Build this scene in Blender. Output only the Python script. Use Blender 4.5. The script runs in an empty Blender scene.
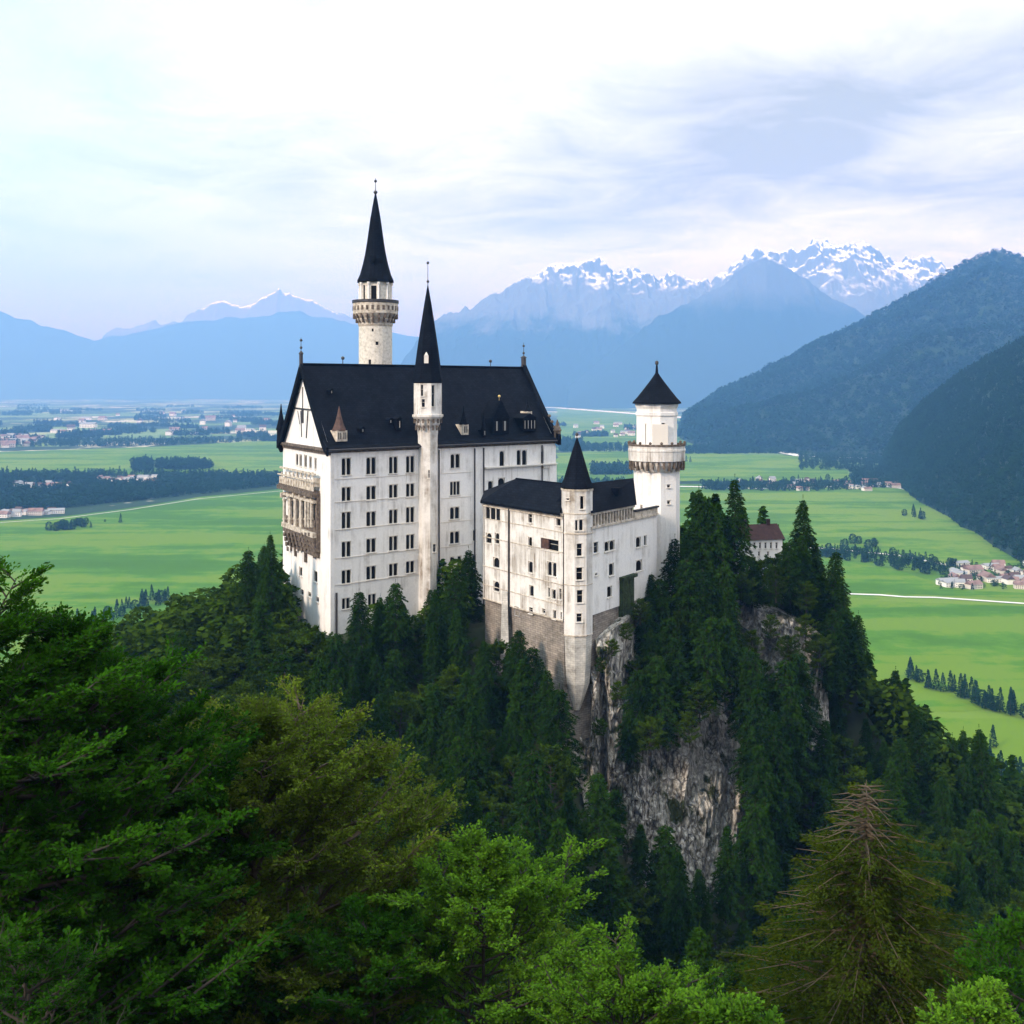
import bpy, math, random
import numpy as np
from mathutils import Vector, Matrix, noise as mn

# ------------------------------------------------------------------ camera, sky, sun, exposure
H = 250.0            # eye height above the valley floor
F = 1100.0           # focal length in pixels of a 1024 picture
HY = 388.0           # picture row of the horizon
sc = bpy.context.scene
COL = sc.collection
cam_d = bpy.data.cameras.new('camera')
cam = bpy.data.objects.new('camera', cam_d)
COL.objects.link(cam)
cam.location = (0, 0, H)
cam.rotation_euler = (math.radians(90), 0, 0)
cam_d.sensor_width = 36
cam_d.lens = 36 * F / 1024
cam_d.shift_y = -(512 - HY) / 1024
cam_d.clip_start = 0.5
cam_d.clip_end = 200000
sc.camera = cam

SUN_DIR = Vector((-0.68, -0.62, 0.50)).normalized()
sun_el = math.asin(SUN_DIR.z)
sun_az = math.atan2(SUN_DIR.x, SUN_DIR.y)
world = bpy.data.worlds.new('World')
sc.world = world
world.use_nodes = True
wn, wl = world.node_tree.nodes, world.node_tree.links
wn.clear()


def N(nodes, kind, **kw):
    n = nodes.new(kind)
    for k, v in kw.items():
        if hasattr(n, k):
            setattr(n, k, v)
        else:
            n.inputs[k].default_value = v
    return n


def wmath(op, a, b=None, clamp=False):
    n = wn.new('ShaderNodeMath'); n.operation = op; n.use_clamp = clamp
    for i, v in enumerate((a, b)):
        if v is None: continue
        if isinstance(v, (int, float)): n.inputs[i].default_value = v
        else: wl.new(v, n.inputs[i])
    return n.outputs[0]


def wmix(f, a, b):
    n = wn.new('ShaderNodeMix'); n.data_type = 'RGBA'
    for i, v in ((0, f), (6, a), (7, b)):
        if isinstance(v, (int, float)): n.inputs[i].default_value = v
        elif isinstance(v, tuple): n.inputs[i].default_value = (*v, 1)
        else: wl.new(v, n.inputs[i])
    return n.outputs[2]


def build_sky():
    sky = wn.new('ShaderNodeTexSky'); sky.sky_type = 'NISHITA'
    sky.sun_disc = False
    sky.sun_elevation = sun_el
    sky.sun_rotation = sun_az
    sky.air_density = 1.0; sky.dust_density = 2.0
    tc = wn.new('ShaderNodeTexCoord')
    sep = wn.new('ShaderNodeSeparateXYZ'); wl.new(tc.outputs['Generated'], sep.inputs[0])
    X, Y, Z = sep.outputs
    zc = wmath('ADD', wmath('MAXIMUM', Z, 0.0), 0.10)
    # cloud deck: directions projected on a flat layer
    cx = wmath('DIVIDE', X, zc); cy = wmath('DIVIDE', Y, zc)
    comb = wn.new('ShaderNodeCombineXYZ')
    wl.new(cx, comb.inputs[0]); wl.new(cy, comb.inputs[1])
    n1 = N(wn, 'ShaderNodeTexNoise', Scale=0.8, Detail=7.0, Roughness=0.52, Distortion=0.35)
    n2 = N(wn, 'ShaderNodeTexNoise', Scale=1.9, Detail=9.0, Roughness=0.6, Distortion=0.8)
    mp = N(wn, 'ShaderNodeMapping'); mp.inputs['Location'].default_value = (3.3, 1.2, 0)
    wl.new(comb.outputs[0], mp.inputs[0])
    wl.new(mp.outputs[0], n1.inputs['Vector']); wl.new(mp.outputs[0], n2.inputs['Vector'])

    def blob(px, py, rx, ry):
        d = Vector(((px - 512) / F, 1, (HY - py) / F)).normalized()
        a = wmath('DIVIDE', wmath('SUBTRACT', X, d.x), rx)
        b = wmath('DIVIDE', wmath('SUBTRACT', Z, d.z), ry)
        r = wmath('SQRT', wmath('ADD', wmath('MULTIPLY', a, a), wmath('MULTIPLY', b, b)))
        r = wmath('SUBTRACT', 1.0, r, True)
        front = wmath('GREATER_THAN', Y, 0.0)
        return wmath('MULTIPLY', wmath('MULTIPLY', r, r), front)
    nn = wmath('ADD', wmath('MULTIPLY', n1.outputs[0], 0.55), wmath('MULTIPLY', n2.outputs[0], 0.45))
    # thin pale veil on the left, thick bank on the right
    dark = wmath('MULTIPLY', blob(820, 130, 0.54, 0.16), 1.12)
    dark = wmath('ADD', dark, wmath('MULTIPLY', blob(560, 222, 0.30, 0.05), 0.75))
    dark = wmath('ADD', dark, wmath('MULTIPLY', blob(950, 195, 0.2, 0.05), 0.5))
    dark = wmath('ADD', dark, wmath('MULTIPLY', blob(150, 90, 0.42, 0.16), 0.32))
    lum = wmath('SUBTRACT', wmath('ADD', wmath('MULTIPLY', wmath('SUBTRACT', nn, 0.5), 3.5), 0.88), dark)
    lum = wmath('ADD', lum, wmath('MULTIPLY', blob(430, 120, 0.35, 0.17), 0.5))
    lum = wmath('MINIMUM', wmath('MAXIMUM', lum, 0.0), 1.0)
    cloud = wmix(lum, (4.0, 4.4, 3.6), (10.5, 11.45, 11.8))
    # blue veil toward the left and the horizon
    veil = wmath('MULTIPLY', wmath('ADD', wmath('MULTIPLY', X, -1.5), 0.25), 0.9, True)
    veil = wmath('ADD', veil, wmath('MULTIPLY', wmath('SUBTRACT', 0.16, Z), 4.0, True), True)
    veil = wmath('MULTIPLY', veil, wmath('SUBTRACT', 1.0, wmath('MULTIPLY', blob(430, 120, 0.42, 0.2), 1.0)))
    cloud = wmix(wmath('MULTIPLY', veil, 0.82), cloud, (5.3, 9.1, 11.0))
    # overcast sky: brighter overhead than at the horizon
    up = wmath('ADD', 1.0, wmath('MULTIPLY', wmath('SUBTRACT', wmath('MAXIMUM', Z, 0.0), 0.34), 1.6, False))
    up = wmath('MAXIMUM', up, 1.0)
    vm = wn.new('ShaderNodeVectorMath'); vm.operation = 'SCALE'
    wl.new(cloud, vm.inputs[0]); wl.new(up, vm.inputs[3])
    col = wmix(0.88, sky.outputs[0], vm.outputs[0])
    bg = wn.new('ShaderNodeBackground'); bg.inputs['Strength'].default_value = 0.14
    wl.new(col, bg.inputs['Color'])
    out = wn.new('ShaderNodeOutputWorld'); wl.new(bg.outputs[0], out.inputs[0])


build_sky()
sl = bpy.data.lights.new('sun', 'SUN')
sl.energy = 4.4
sl.angle = math.radians(9)
sl.color = (1.0, 0.96, 0.89)
sun = bpy.data.objects.new('sun', sl)
COL.objects.link(sun)
sun.rotation_euler = (-SUN_DIR).to_track_quat('-Z', 'Y').to_euler()
sun.location = (-200, -200, 600)
sc.view_settings.view_transform = 'Standard'
sc.view_settings.look = 'None'
sc.view_settings.exposure = 0.18
sc.view_settings.gamma = 1
sc.cycles.volume_bounces = 1
sc.cycles.max_bounces = 6
sc.cycles.transparent_max_bounces = 4
sc.cycles.use_denoising = True

# ------------------------------------------------------------------ helpers
rnd = random.Random(7)
rs = np.random.RandomState(11)


def P(px, py, Y):
    return Vector(((px - 512) / F * Y, Y, H - (py - HY) / F * Y))


def G(px, py, z=0.0):
    Y = F * (H - z) / (py - HY)
    return ((px - 512) / F * Y, Y)


def mat(name):
    m = bpy.data.materials.new(name)
    m.use_nodes = True
    return m, m.node_tree.nodes, m.node_tree.links, m.node_tree.nodes['Principled BSDF']


def ramp(nodes, stops):
    r = nodes.new('ShaderNodeValToRGB')
    e = r.color_ramp.elements
    while len(e) < len(stops): e.new(0.5)
    for i, (p, c) in enumerate(stops):
        e[i].position = p; e[i].color = (*c, 1)
    return r


class MB:
    """collects shapes for one mesh"""
    def __init__(s):
        s.v = []; s.f = []; s.m = []
    def add(s, vs, fs, mi=0):
        b = len(s.v); s.v += [tuple(v) for v in vs]
        for f in fs:
            s.f.append(tuple(i + b for i in f)); s.m.append(mi)
        return s
    def quad(s, a, b, c, d, mi=0):
        return s.add([a, b, c, d], [(0, 1, 2, 3)], mi)
    def obox(s, o, u, n, l, d, h, mi=0):
        """box: corner o, along u by l, along n by d, up by h"""
        o = Vector(o); u = Vector((u[0], u[1], 0)); n = Vector((n[0], n[1], 0)); z = Vector((0, 0, 1))
        p = [o, o + u * l, o + u * l + n * d, o + n * d]
        p += [q + z * h for q in p]
        fs = [(0, 1, 2, 3), (4, 7, 6, 5), (0, 4, 5, 1), (1, 5, 6, 2), (2, 6, 7, 3), (3, 7, 4, 0)]
        return s.add(p, fs, mi)
    def lathe(s, c, prof, n=24, rot=0.0, mi=0, cap=True):
        """prof: (radius, z) from bottom to top"""
        vs = []; fs = []
        for r, z in prof:
            for k in range(n):
                a = rot + 2 * math.pi * k / n
                vs.append((c[0] + r * math.cos(a), c[1] + r * math.sin(a), z))
        for j in range(len(prof) - 1):
            for k in range(n):
                k2 = (k + 1) % n
                fs.append((j * n + k, j * n + k2, (j + 1) * n + k2, (j + 1) * n + k))
        if cap:
            fs.append(tuple(range(n))[::-1]); fs.append(tuple((len(prof) - 1) * n + k for k in range(n)))
        return s.add(vs, fs, mi)
    def prism(s, pts, z0, z1, mi=0):
        n = len(pts)
        vs = [(p[0], p[1], z0) for p in pts] + [(p[0], p[1], z1) for p in pts]
        fs = [tuple(range(n))[::-1], tuple(range(n, 2 * n))] + [(k, (k + 1) % n, n + (k + 1) % n, n + k) for k in range(n)]
        return s.add(vs, fs, mi)
    def tube(s, a, b, r0, r1=None, n=6, mi=0):
        a = Vector(a); b = Vector(b); r1 = r0 if r1 is None else r1
        d = (b - a).normalized()
        t = d.orthogonal().normalized(); q = d.cross(t)
        vs = [a + (t * math.cos(2 * math.pi * k / n) + q * math.sin(2 * math.pi * k / n)) * r0 for k in range(n)]
        vs += [b + (t * math.cos(2 * math.pi * k / n) + q * math.sin(2 * math.pi * k / n)) * r1 for k in range(n)]
        fs = [(k, (k + 1) % n, n + (k + 1) % n, n + k) for k in range(n)] + [tuple(range(n))[::-1], tuple(range(n, 2 * n))]
        return s.add(vs, fs, mi)
    def ball(s, c, r, mi=0, n=8):
        prof = [(max(0.001, r * math.sin(math.pi * k / 6)), c[2] - r * math.cos(math.pi * k / 6)) for k in range(7)]
        return s.lathe(c, prof, n, 0, mi, False)
    def build(s, name, mats, parent=None, smooth=False, origin=None):
        me = bpy.data.meshes.new(name)
        o0 = Vector(origin) if origin is not None else Vector((0, 0, 0))
        vs = [tuple(Vector(v) - o0) for v in s.v] if origin is not None else s.v
        me.from_pydata(vs, [], s.f)
        if not isinstance(mats, (list, tuple)): mats = [mats]
        for m in mats: me.materials.append(m)
        me.polygons.foreach_set('material_index', s.m)
        if smooth: me.polygons.foreach_set('use_smooth', [True] * len(s.f))
        me.update()
        o = bpy.data.objects.new(name, me)
        COL.objects.link(o)
        if parent is not None:
            o.parent = parent
            o.location = o0 - parent.location if parent.parent is None else o0 - parent.location - parent.parent.location
        else:
            o.location = o0
        return o


def np_mesh(name, verts, faces, mats, midx=None, smooth=False):
    """fast mesh: faces is an (n, k) array"""
    me = bpy.data.meshes.new(name)
    nv, (nf, k) = len(verts), faces.shape
    me.vertices.add(nv); me.vertices.foreach_set('co', np.asarray(verts, dtype=np.float32).ravel())
    me.loops.add(nf * k); me.loops.foreach_set('vertex_index', faces.astype(np.int32).ravel())
    me.polygons.add(nf); me.polygons.foreach_set('loop_start', np.arange(0, nf * k, k, dtype=np.int32))
    me.polygons.foreach_set('loop_total', np.full(nf, k, dtype=np.int32))
    for m in (mats if isinstance(mats, (list, tuple)) else [mats]): me.materials.append(m)
    if midx is not None: me.polygons.foreach_set('material_index', midx.astype(np.int32))
    if smooth: me.polygons.foreach_set('use_smooth', np.ones(nf, dtype=bool))
    me.update(calc_edges=True)
    return me


def mobj(name, me, parent=None, loc=(0, 0, 0)):
    o = bpy.data.objects.new(name, me); COL.objects.link(o)
    if parent is not None: o.parent = parent
    o.location = loc
    return o


def empty(name, loc):
    o = bpy.data.objects.new(name, None); COL.objects.link(o); o.location = loc
    o.empty_display_size = 1
    return o


def tag(o, label=None, cat=None, group=None, kind=None):
    if label: o['label'] = label
    if cat: o['category'] = cat
    if group: o['group'] = group
    if kind: o['kind'] = kind
    return o


def dup(o, parent=None):
    c = o.copy(); COL.objects.link(c)
    if parent is not None: c.parent = parent
    for ch in list(o.children): dup(ch, c)
    return c


def fbm(x, y, sc_, oct_=5, seed=0.0, ridged=False):
    """numpy value noise, vectorised"""
    x = np.asarray(x, dtype=np.float64) / sc_ + seed * 17.13; y = np.asarray(y, dtype=np.float64) / sc_ + seed * 9.71
    tot = np.zeros_like(x); amp = 0.5
    for o in range(oct_):
        xi = np.floor(x); yi = np.floor(y); xf = x - xi; yf = y - yi
        u = xf * xf * (3 - 2 * xf); v = yf * yf * (3 - 2 * yf)
        def h(a, b):
            t = np.sin(a * 127.1 + b * 311.7 + seed * 3.7) * 43758.5453
            return t - np.floor(t)
        n = (h(xi, yi) * (1 - u) + h(xi + 1, yi) * u) * (1 - v) + (h(xi, yi + 1) * (1 - u) + h(xi + 1, yi + 1) * u) * v
        n = 2 * n - 1
        tot += amp * ((1 - 2 * np.abs(n)) if ridged else n)
        x = x * 2.03 + 5.2; y = y * 2.03 + 1.3; amp *= 0.5
    return tot


def grid_faces(nu, nv):
    i = np.arange(nu - 1)[:, None] * nv + np.arange(nv - 1)[None, :]
    i = i.ravel()
    return np.stack([i, i + nv, i + nv + 1, i + 1], 1)
# ------------------------------------------------------------------ materials
def noise_mat(name, stops, scale, detail=6, rough=0.9, bump=0.0, bdist=0.1, coord='Object', vscale=(1, 1, 1), spec=0.3, rgh=0.6):
    m, n, l, b = mat(name)
    tc = n.new('ShaderNodeTexCoord'); mp = n.new('ShaderNodeMapping')
    mp.inputs['Scale'].default_value = vscale
    l.new(tc.outputs[coord], mp.inputs[0])
    t = N(n, 'ShaderNodeTexNoise', Scale=scale, Detail=float(detail), Roughness=rgh)
    l.new(mp.outputs[0], t.inputs['Vector'])
    r = ramp(n, stops); l.new(t.outputs[0], r.inputs[0]); l.new(r.outputs[0], b.inputs['Base Color'])
    b.inputs['Roughness'].default_value = rough
    b.inputs['Specular IOR Level'].default_value = spec
    if bump:
        bp = N(n, 'ShaderNodeBump', Strength=bump, Distance=bdist)
        l.new(t.outputs[0], bp.inputs['Height']); l.new(bp.outputs[0], b.inputs['Normal'])
    return m


def plaster(name, base, stain, amount=0.5, wear=0.0):
    """weathered lime render: blotches, vertical run-off streaks, faint courses"""
    m, n, l, b = mat(name)
    tc = n.new('ShaderNodeTexCoord')
    mp = n.new('ShaderNodeMapping'); mp.inputs['Scale'].default_value = (1.1, 1.1, 0.07)
    l.new(tc.outputs['Object'], mp.inputs[0])
    st = N(n, 'ShaderNodeTexNoise', Scale=1.0, Detail=6.0, Roughness=0.65); l.new(mp.outputs[0], st.inputs['Vector'])
    bl = N(n, 'ShaderNodeTexNoise', Scale=0.22, Detail=7.0, Roughness=0.62); l.new(tc.outputs['Object'], bl.inputs['Vector'])
    r1 = ramp(n, [(0.46 - wear, (0, 0, 0)), (0.68 - wear, (1, 1, 1))]); l.new(st.outputs[0], r1.inputs[0])
    r2 = ramp(n, [(0.42 - wear * .6, (0, 0, 0)), (0.66 - wear * .6, (1, 1, 1))]); l.new(bl.outputs[0], r2.inputs[0])
    mm = n.new('ShaderNodeMath'); mm.operation = 'MULTIPLY'; l.new(r1.outputs[0], mm.inputs[0]); l.new(r2.outputs[0], mm.inputs[1])
    m2 = n.new('ShaderNodeMath'); m2.operation = 'MULTIPLY'; l.new(mm.outputs[0], m2.inputs[0]); m2.inputs[1].default_value = amount
    mx = n.new('ShaderNodeMix'); mx.data_type = 'RGBA'
    mx.inputs[6].default_value = (*base, 1); mx.inputs[7].default_value = (*stain, 1)
    l.new(m2.outputs[0], mx.inputs[0])
    fine = N(n, 'ShaderNodeTexNoise', Scale=2.6, Detail=5.0, Roughness=0.7); l.new(tc.outputs['Object'], fine.inputs['Vector'])
    r3 = ramp(n, [(0.3, (0.86, 0.86, 0.87)), (0.7, (1, 1, 1))]); l.new(fine.outputs[0], r3.inputs[0])
    mu = n.new('ShaderNodeMix'); mu.data_type = 'RGBA'; mu.blend_type = 'MULTIPLY'; mu.inputs[0].default_value = 1
    l.new(mx.outputs[2], mu.inputs[6]); l.new(r3.outputs[0], mu.inputs[7]); l.new(mu.outputs[2], b.inputs['Base Color'])
    b.inputs['Roughness'].default_value = 0.92; b.inputs['Specular IOR Level'].default_value = 0.2
    bp = N(n, 'ShaderNodeBump', Strength=0.25, Distance=0.05); l.new(fine.outputs[0], bp.inputs['Height']); l.new(bp.outputs[0], b.inputs['Normal'])
    return m


def flat_mat(name, c, rough=0.8, spec=0.3, metal=0.0):
    m, n, l, b = mat(name)
    b.inputs['Base Color'].default_value = (*c, 1); b.inputs['Roughness'].default_value = rough
    b.inputs['Specular IOR Level'].default_value = spec; b.inputs['Metallic'].default_value = metal
    return m


M = {}
M['plaster'] = plaster('white_plaster', (0.78, 0.76, 0.725), (0.33, 0.30, 0.26), 0.85)
M['old_plaster'] = plaster('weathered_plaster', (0.70, 0.675, 0.63), (0.24, 0.20, 0.155), 1.0, 0.08)
M['tower_stone'] = noise_mat('tower_stone', [(0.25, (0.30, 0.27, 0.22)), (0.5, (0.56, 0.52, 0.45)), (0.75, (0.68, 0.64, 0.56))], 1.6, 7, bump=0.5, bdist=0.12)
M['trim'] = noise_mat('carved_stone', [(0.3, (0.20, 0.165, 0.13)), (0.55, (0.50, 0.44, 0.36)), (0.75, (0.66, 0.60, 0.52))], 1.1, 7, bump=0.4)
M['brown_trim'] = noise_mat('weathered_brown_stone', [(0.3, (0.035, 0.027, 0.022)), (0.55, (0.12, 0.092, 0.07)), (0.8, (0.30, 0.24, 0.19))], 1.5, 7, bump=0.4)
M['plinth'] = None
M['pier'] = noise_mat('pier_stone', [(0.3, (0.42, 0.41, 0.385)), (0.6, (0.56, 0.55, 0.52))], 0.7, 7, bump=0.3, vscale=(1, 1, 0.35))
M['frame'] = flat_mat('window_stone', (0.60, 0.56, 0.50), 0.85)
M['metal'] = flat_mat('dark_metal', (0.035, 0.033, 0.035), 0.5, 0.4, 0.3)
M['gold'] = flat_mat('gilded_metal', (0.55, 0.40, 0.14), 0.35, 0.5, 0.8)
M['copper'] = noise_mat('brown_copper', [(0.3, (0.03, 0.017, 0.014)), (0.7, (0.10, 0.05, 0.035))], 1.2, 5, rough=0.6)
M['ivy'] = noise_mat('ivy_moss', [(0.3, (0.008, 0.014, 0.006)), (0.6, (0.03, 0.05, 0.015)), (0.8, (0.05, 0.09, 0.02))], 1.3, 8, bump=1.0, bdist=0.6)


def glass_mat():
    m, n, l, b = mat('window_glass')
    oi = n.new('ShaderNodeNewGeometry')
    r = ramp(n, [(0.0, (0.003, 0.003, 0.004)), (0.75, (0.006, 0.006, 0.007)), (1.0, (0.03, 0.028, 0.024))])
    l.new(oi.outputs['Random Per Island'], r.inputs[0]); l.new(r.outputs[0], b.inputs['Base Color'])
    b.inputs['Roughness'].default_value = 0.3; b.inputs['Specular IOR Level'].default_value = 0.12
    return m
M['glass'] = glass_mat()


def slate_mat():
    m, n, l, b = mat('dark_slate')
    tc = n.new('ShaderNodeTexCoord')
    t = N(n, 'ShaderNodeTexNoise', Scale=0.25, Detail=8.0, Roughness=0.7); l.new(tc.outputs['Object'], t.inputs['Vector'])
    mp = n.new('ShaderNodeMapping'); mp.inputs['Scale'].default_value = (0.9, 0.9, 2.4); l.new(tc.outputs['Object'], mp.inputs[0])
    r = ramp(n, [(0.3, (0.002, 0.003, 0.006)), (0.7, (0.010, 0.013, 0.020))]); l.new(t.outputs[0], r.inputs[0])
    sp = n.new('ShaderNodeSeparateXYZ'); l.new(tc.outputs['Object'], sp.inputs[0])
    cb_ = n.new('ShaderNodeCombineXYZ'); l.new(sp.outputs[0], cb_.inputs[0]); l.new(sp.outputs[2], cb_.inputs[1])
    v = N(n, 'ShaderNodeTexBrick', Scale=1.0); v.inputs['Brick Width'].default_value = 0.7; v.inputs['Row Height'].default_value = 0.42; v.inputs['Mortar Size'].default_value = 0.035
    v.inputs['Color1'].default_value = (1, 1, 1, 1); v.inputs['Color2'].default_value = (0.45, 0.47, 0.52, 1); v.inputs['Mortar'].default_value = (0.08, 0.08, 0.09, 1); l.new(cb_.outputs[0], v.inputs['Vector'])
    mx = n.new('ShaderNodeMix'); mx.data_type = 'RGBA'; mx.blend_type = 'MULTIPLY'; mx.inputs[0].default_value = 0.8
    l.new(r.outputs[0], mx.inputs[6]); l.new(v.outputs['Color'], mx.inputs[7]); l.new(mx.outputs[2], b.inputs['Base Color'])
    b.inputs['Roughness'].default_value = 0.75; b.inputs['Specular IOR Level'].default_value = 0.04
    bp = N(n, 'ShaderNodeBump', Strength=0.35, Distance=0.06); l.new(v.outputs['Color'], bp.inputs['Height']); l.new(bp.outputs[0], b.inputs['Normal'])
    return m
M['slate'] = slate_mat()


def leaf_mat(name, c0, c1, trans=0.3, scale=0.35, young=None):
    m, n, l, b = mat(name)
    n.remove(b)
    out = n['Material Output']
    tc = n.new('ShaderNodeTexCoord'); oi = n.new('ShaderNodeObjectInfo'); ge = n.new('ShaderNodeNewGeometry')
    t = N(n, 'ShaderNodeTexNoise', Scale=scale, Detail=3.0, Roughness=0.6); l.new(tc.outputs['Object'], t.inputs['Vector'])
    a = n.new('ShaderNodeMath'); a.operation = 'MULTIPLY_ADD'; l.new(t.outputs[0], a.inputs[0]); a.inputs[1].default_value = 1.3; a.inputs[2].default_value = -0.52
    c = n.new('ShaderNodeMath'); c.operation = 'MULTIPLY_ADD'; l.new(ge.outputs['Random Per Island'], c.inputs[0]); c.inputs[1].default_value = 0.5; l.new(a.outputs[0], c.inputs[2])
    d = n.new('ShaderNodeMath'); d.operation = 'MULTIPLY_ADD'; d.use_clamp = True
    l.new(oi.outputs['Random'], d.inputs[0]); d.inputs[1].default_value = 0.55; l.new(c.outputs[0], d.inputs[2])
    mx = n.new('ShaderNodeMix'); mx.data_type = 'RGBA'; mx.inputs[6].default_value = (*c0, 1); mx.inputs[7].default_value = (*c1, 1)
    l.new(d.outputs[0], mx.inputs[0])
    df = n.new('ShaderNodeBsdfDiffuse'); tr = n.new('ShaderNodeBsdfTranslucent')
    l.new(mx.outputs[2], df.inputs[0]); l.new(mx.outputs[2], tr.inputs[0])
    ms = n.new('ShaderNodeMixShader'); ms.inputs[0].default_value = trans
    l.new(df.outputs[0], ms.inputs[1]); l.new(tr.outputs[0], ms.inputs[2]); l.new(ms.outputs[0], out.inputs[0])
    return m


M['spruce'] = leaf_mat('spruce_needles', (0.003, 0.014, 0.001), (0.021, 0.055, 0.003), 0.15)
M['beech'] = leaf_mat('beech_leaves', (0.010, 0.028, 0.002), (0.056, 0.100, 0.006), 0.25)
M['fg_dark'] = leaf_mat('dark_green_leaves', (0.004, 0.028, 0.002), (0.030, 0.100, 0.005), 0.3)
M['fg_olive'] = leaf_mat('olive_leaves', (0.038, 0.066, 0.006), (0.120, 0.175, 0.016), 0.25)
M['fg_bright'] = leaf_mat('fresh_green_leaves', (0.030, 0.085, 0.006), (0.115, 0.25, 0.017), 0.35)
M['fg_larch'] = leaf_mat('larch_needles', (0.013, 0.024, 0.002), (0.044, 0.064, 0.007), 0.2)
M['fg_grey'] = leaf_mat('grey_green_needles', (0.014, 0.040, 0.008), (0.050, 0.105, 0.024), 0.2)
M['far_leaf'] = leaf_mat('valley_tree_leaves', (0.004, 0.020, 0.009), (0.014, 0.044, 0.015), 0.1, 0.02)
M['bark'] = noise_mat('bark', [(0.3, (0.012, 0.010, 0.008)), (0.7, (0.045, 0.037, 0.03))], 2.0, 6, bump=0.6)
M['twig'] = noise_mat('pale_twigs', [(0.3, (0.035, 0.026, 0.016)), (0.7, (0.10, 0.075, 0.048))], 2.0, 6)
M['wall_house'] = flat_mat('house_render', (0.72, 0.70, 0.66), 0.9)
M['roof_red'] = noise_mat('red_brown_tiles', [(0.3, (0.022, 0.010, 0.009)), (0.7, (0.055, 0.023, 0.02))], 1.0, 5)
M['roof_house'] = noise_mat('grey_red_tiles', [(0.3, (0.09, 0.06, 0.055)), (0.7, (0.30, 0.19, 0.17))], 0.08, 3, coord='Object')
M['road'] = noise_mat('pale_road', [(0.3, (0.50, 0.48, 0.46)), (0.7, (0.66, 0.64, 0.62))], 0.02, 4)


def rock_mat():
    m, n, l, b = mat('limestone_rock')
    tc = n.new('ShaderNodeTexCoord')
    mp = n.new('ShaderNodeMapping'); mp.inputs['Scale'].default_value = (1.1, 1.1, 0.38); mp.inputs['Rotation'].default_value = (0, 0.45, 0)
    l.new(tc.outputs['Object'], mp.inputs[0])
    wv = N(n, 'ShaderNodeTexNoise', Scale=0.5, Detail=4.0); l.new(mp.outputs[0], wv.inputs['Vector'])
    va = n.new('ShaderNodeVectorMath'); va.operation = 'MULTIPLY_ADD'; l.new(wv.outputs['Color'], va.inputs[0]); va.inputs[1].default_value = (1.6, 1.6, 1.6); l.new(mp.outputs[0], va.inputs[2])
    v = N(n, 'ShaderNodeTexVoronoi', Scale=0.62); v.feature = 'DISTANCE_TO_EDGE'; l.new(va.outputs[0], v.inputs['Vector'])
    v2 = N(n, 'ShaderNodeTexVoronoi', Scale=1.7); v2.feature = 'DISTANCE_TO_EDGE'; l.new(va.outputs[0], v2.inputs['Vector'])
    t = N(n, 'ShaderNodeTexNoise', Scale=0.9, Detail=9.0, Roughness=0.7); l.new(tc.outputs['Object'], t.inputs['Vector'])
    r = ramp(n, [(0.28, (0.10, 0.093, 0.078)), (0.46, (0.31, 0.295, 0.26)), (0.62, (0.64, 0.61, 0.55))]); l.new(t.outputs[0], r.inputs[0])
    rc = ramp(n, [(0.0, (0.22, 0.20, 0.19)), (0.12, (1, 1, 1))]); l.new(v.outputs['Distance'], rc.inputs[0])
    rc2 = ramp(n, [(0.0, (0.42, 0.40, 0.39)), (0.10, (1, 1, 1))]); l.new(v2.outputs['Distance'], rc2.inputs[0])
    mu = n.new('ShaderNodeMix'); mu.data_type = 'RGBA'; mu.blend_type = 'MULTIPLY'; mu.inputs[0].default_value = 1
    l.new(r.outputs[0], mu.inputs[6]); l.new(rc.outputs[0], mu.inputs[7])
    mu2 = n.new('ShaderNodeMix'); mu2.data_type = 'RGBA'; mu2.blend_type = 'MULTIPLY'; mu2.inputs[0].default_value = 1
    l.new(mu.outputs[2], mu2.inputs[6]); l.new(rc2.outputs[0], mu2.inputs[7])
    big = N(n, 'ShaderNodeTexNoise', Scale=0.11, Detail=5.0, Roughness=0.6); l.new(mp.outputs[0], big.inputs['Vector'])
    rb = ramp(n, [(0.38, (0.15, 0.15, 0.15)), (0.60, (1, 1, 1))]); l.new(big.outputs[0], rb.inputs[0]); l.new(rb.outputs[0], mu2.inputs[0]); l.new(rb.outputs[0], mu.inputs[0])
    # moss blotches
    mo = N(n, 'ShaderNodeTexNoise', Scale=0.16, Detail=7.0, Roughness=0.65); l.new(tc.outputs['Object'], mo.inputs['Vector'])
    rm = ramp(n, [(0.53, (0, 0, 0)), (0.60, (1, 1, 1))]); l.new(mo.outputs[0], rm.inputs[0])
    mg = n.new('ShaderNodeMix'); mg.data_type = 'RGBA'; l.new(rm.outputs[0], mg.inputs[0])
    l.new(mu2.outputs[2], mg.inputs[6]); mg.inputs[7].default_value = (0.03, 0.04, 0.014, 1)
    l.new(mg.outputs[2], b.inputs['Base Color'])
    b.inputs['Roughness'].default_value = 0.9; b.inputs['Specular IOR Level'].default_value = 0.2
    bp = N(n, 'ShaderNodeBump', Strength=0.9, Distance=0.5)
    ad = n.new('ShaderNodeMath'); ad.operation = 'MULTIPLY_ADD'; l.new(t.outputs[0], ad.inputs[0]); ad.inputs[1].default_value = 0.8; l.new(rc.outputs[0], ad.inputs[2])
    l.new(ad.outputs[0], bp.inputs['Height']); l.new(bp.outputs[0], b.inputs['Normal'])
    return m
M['rock'] = rock_mat()


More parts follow.
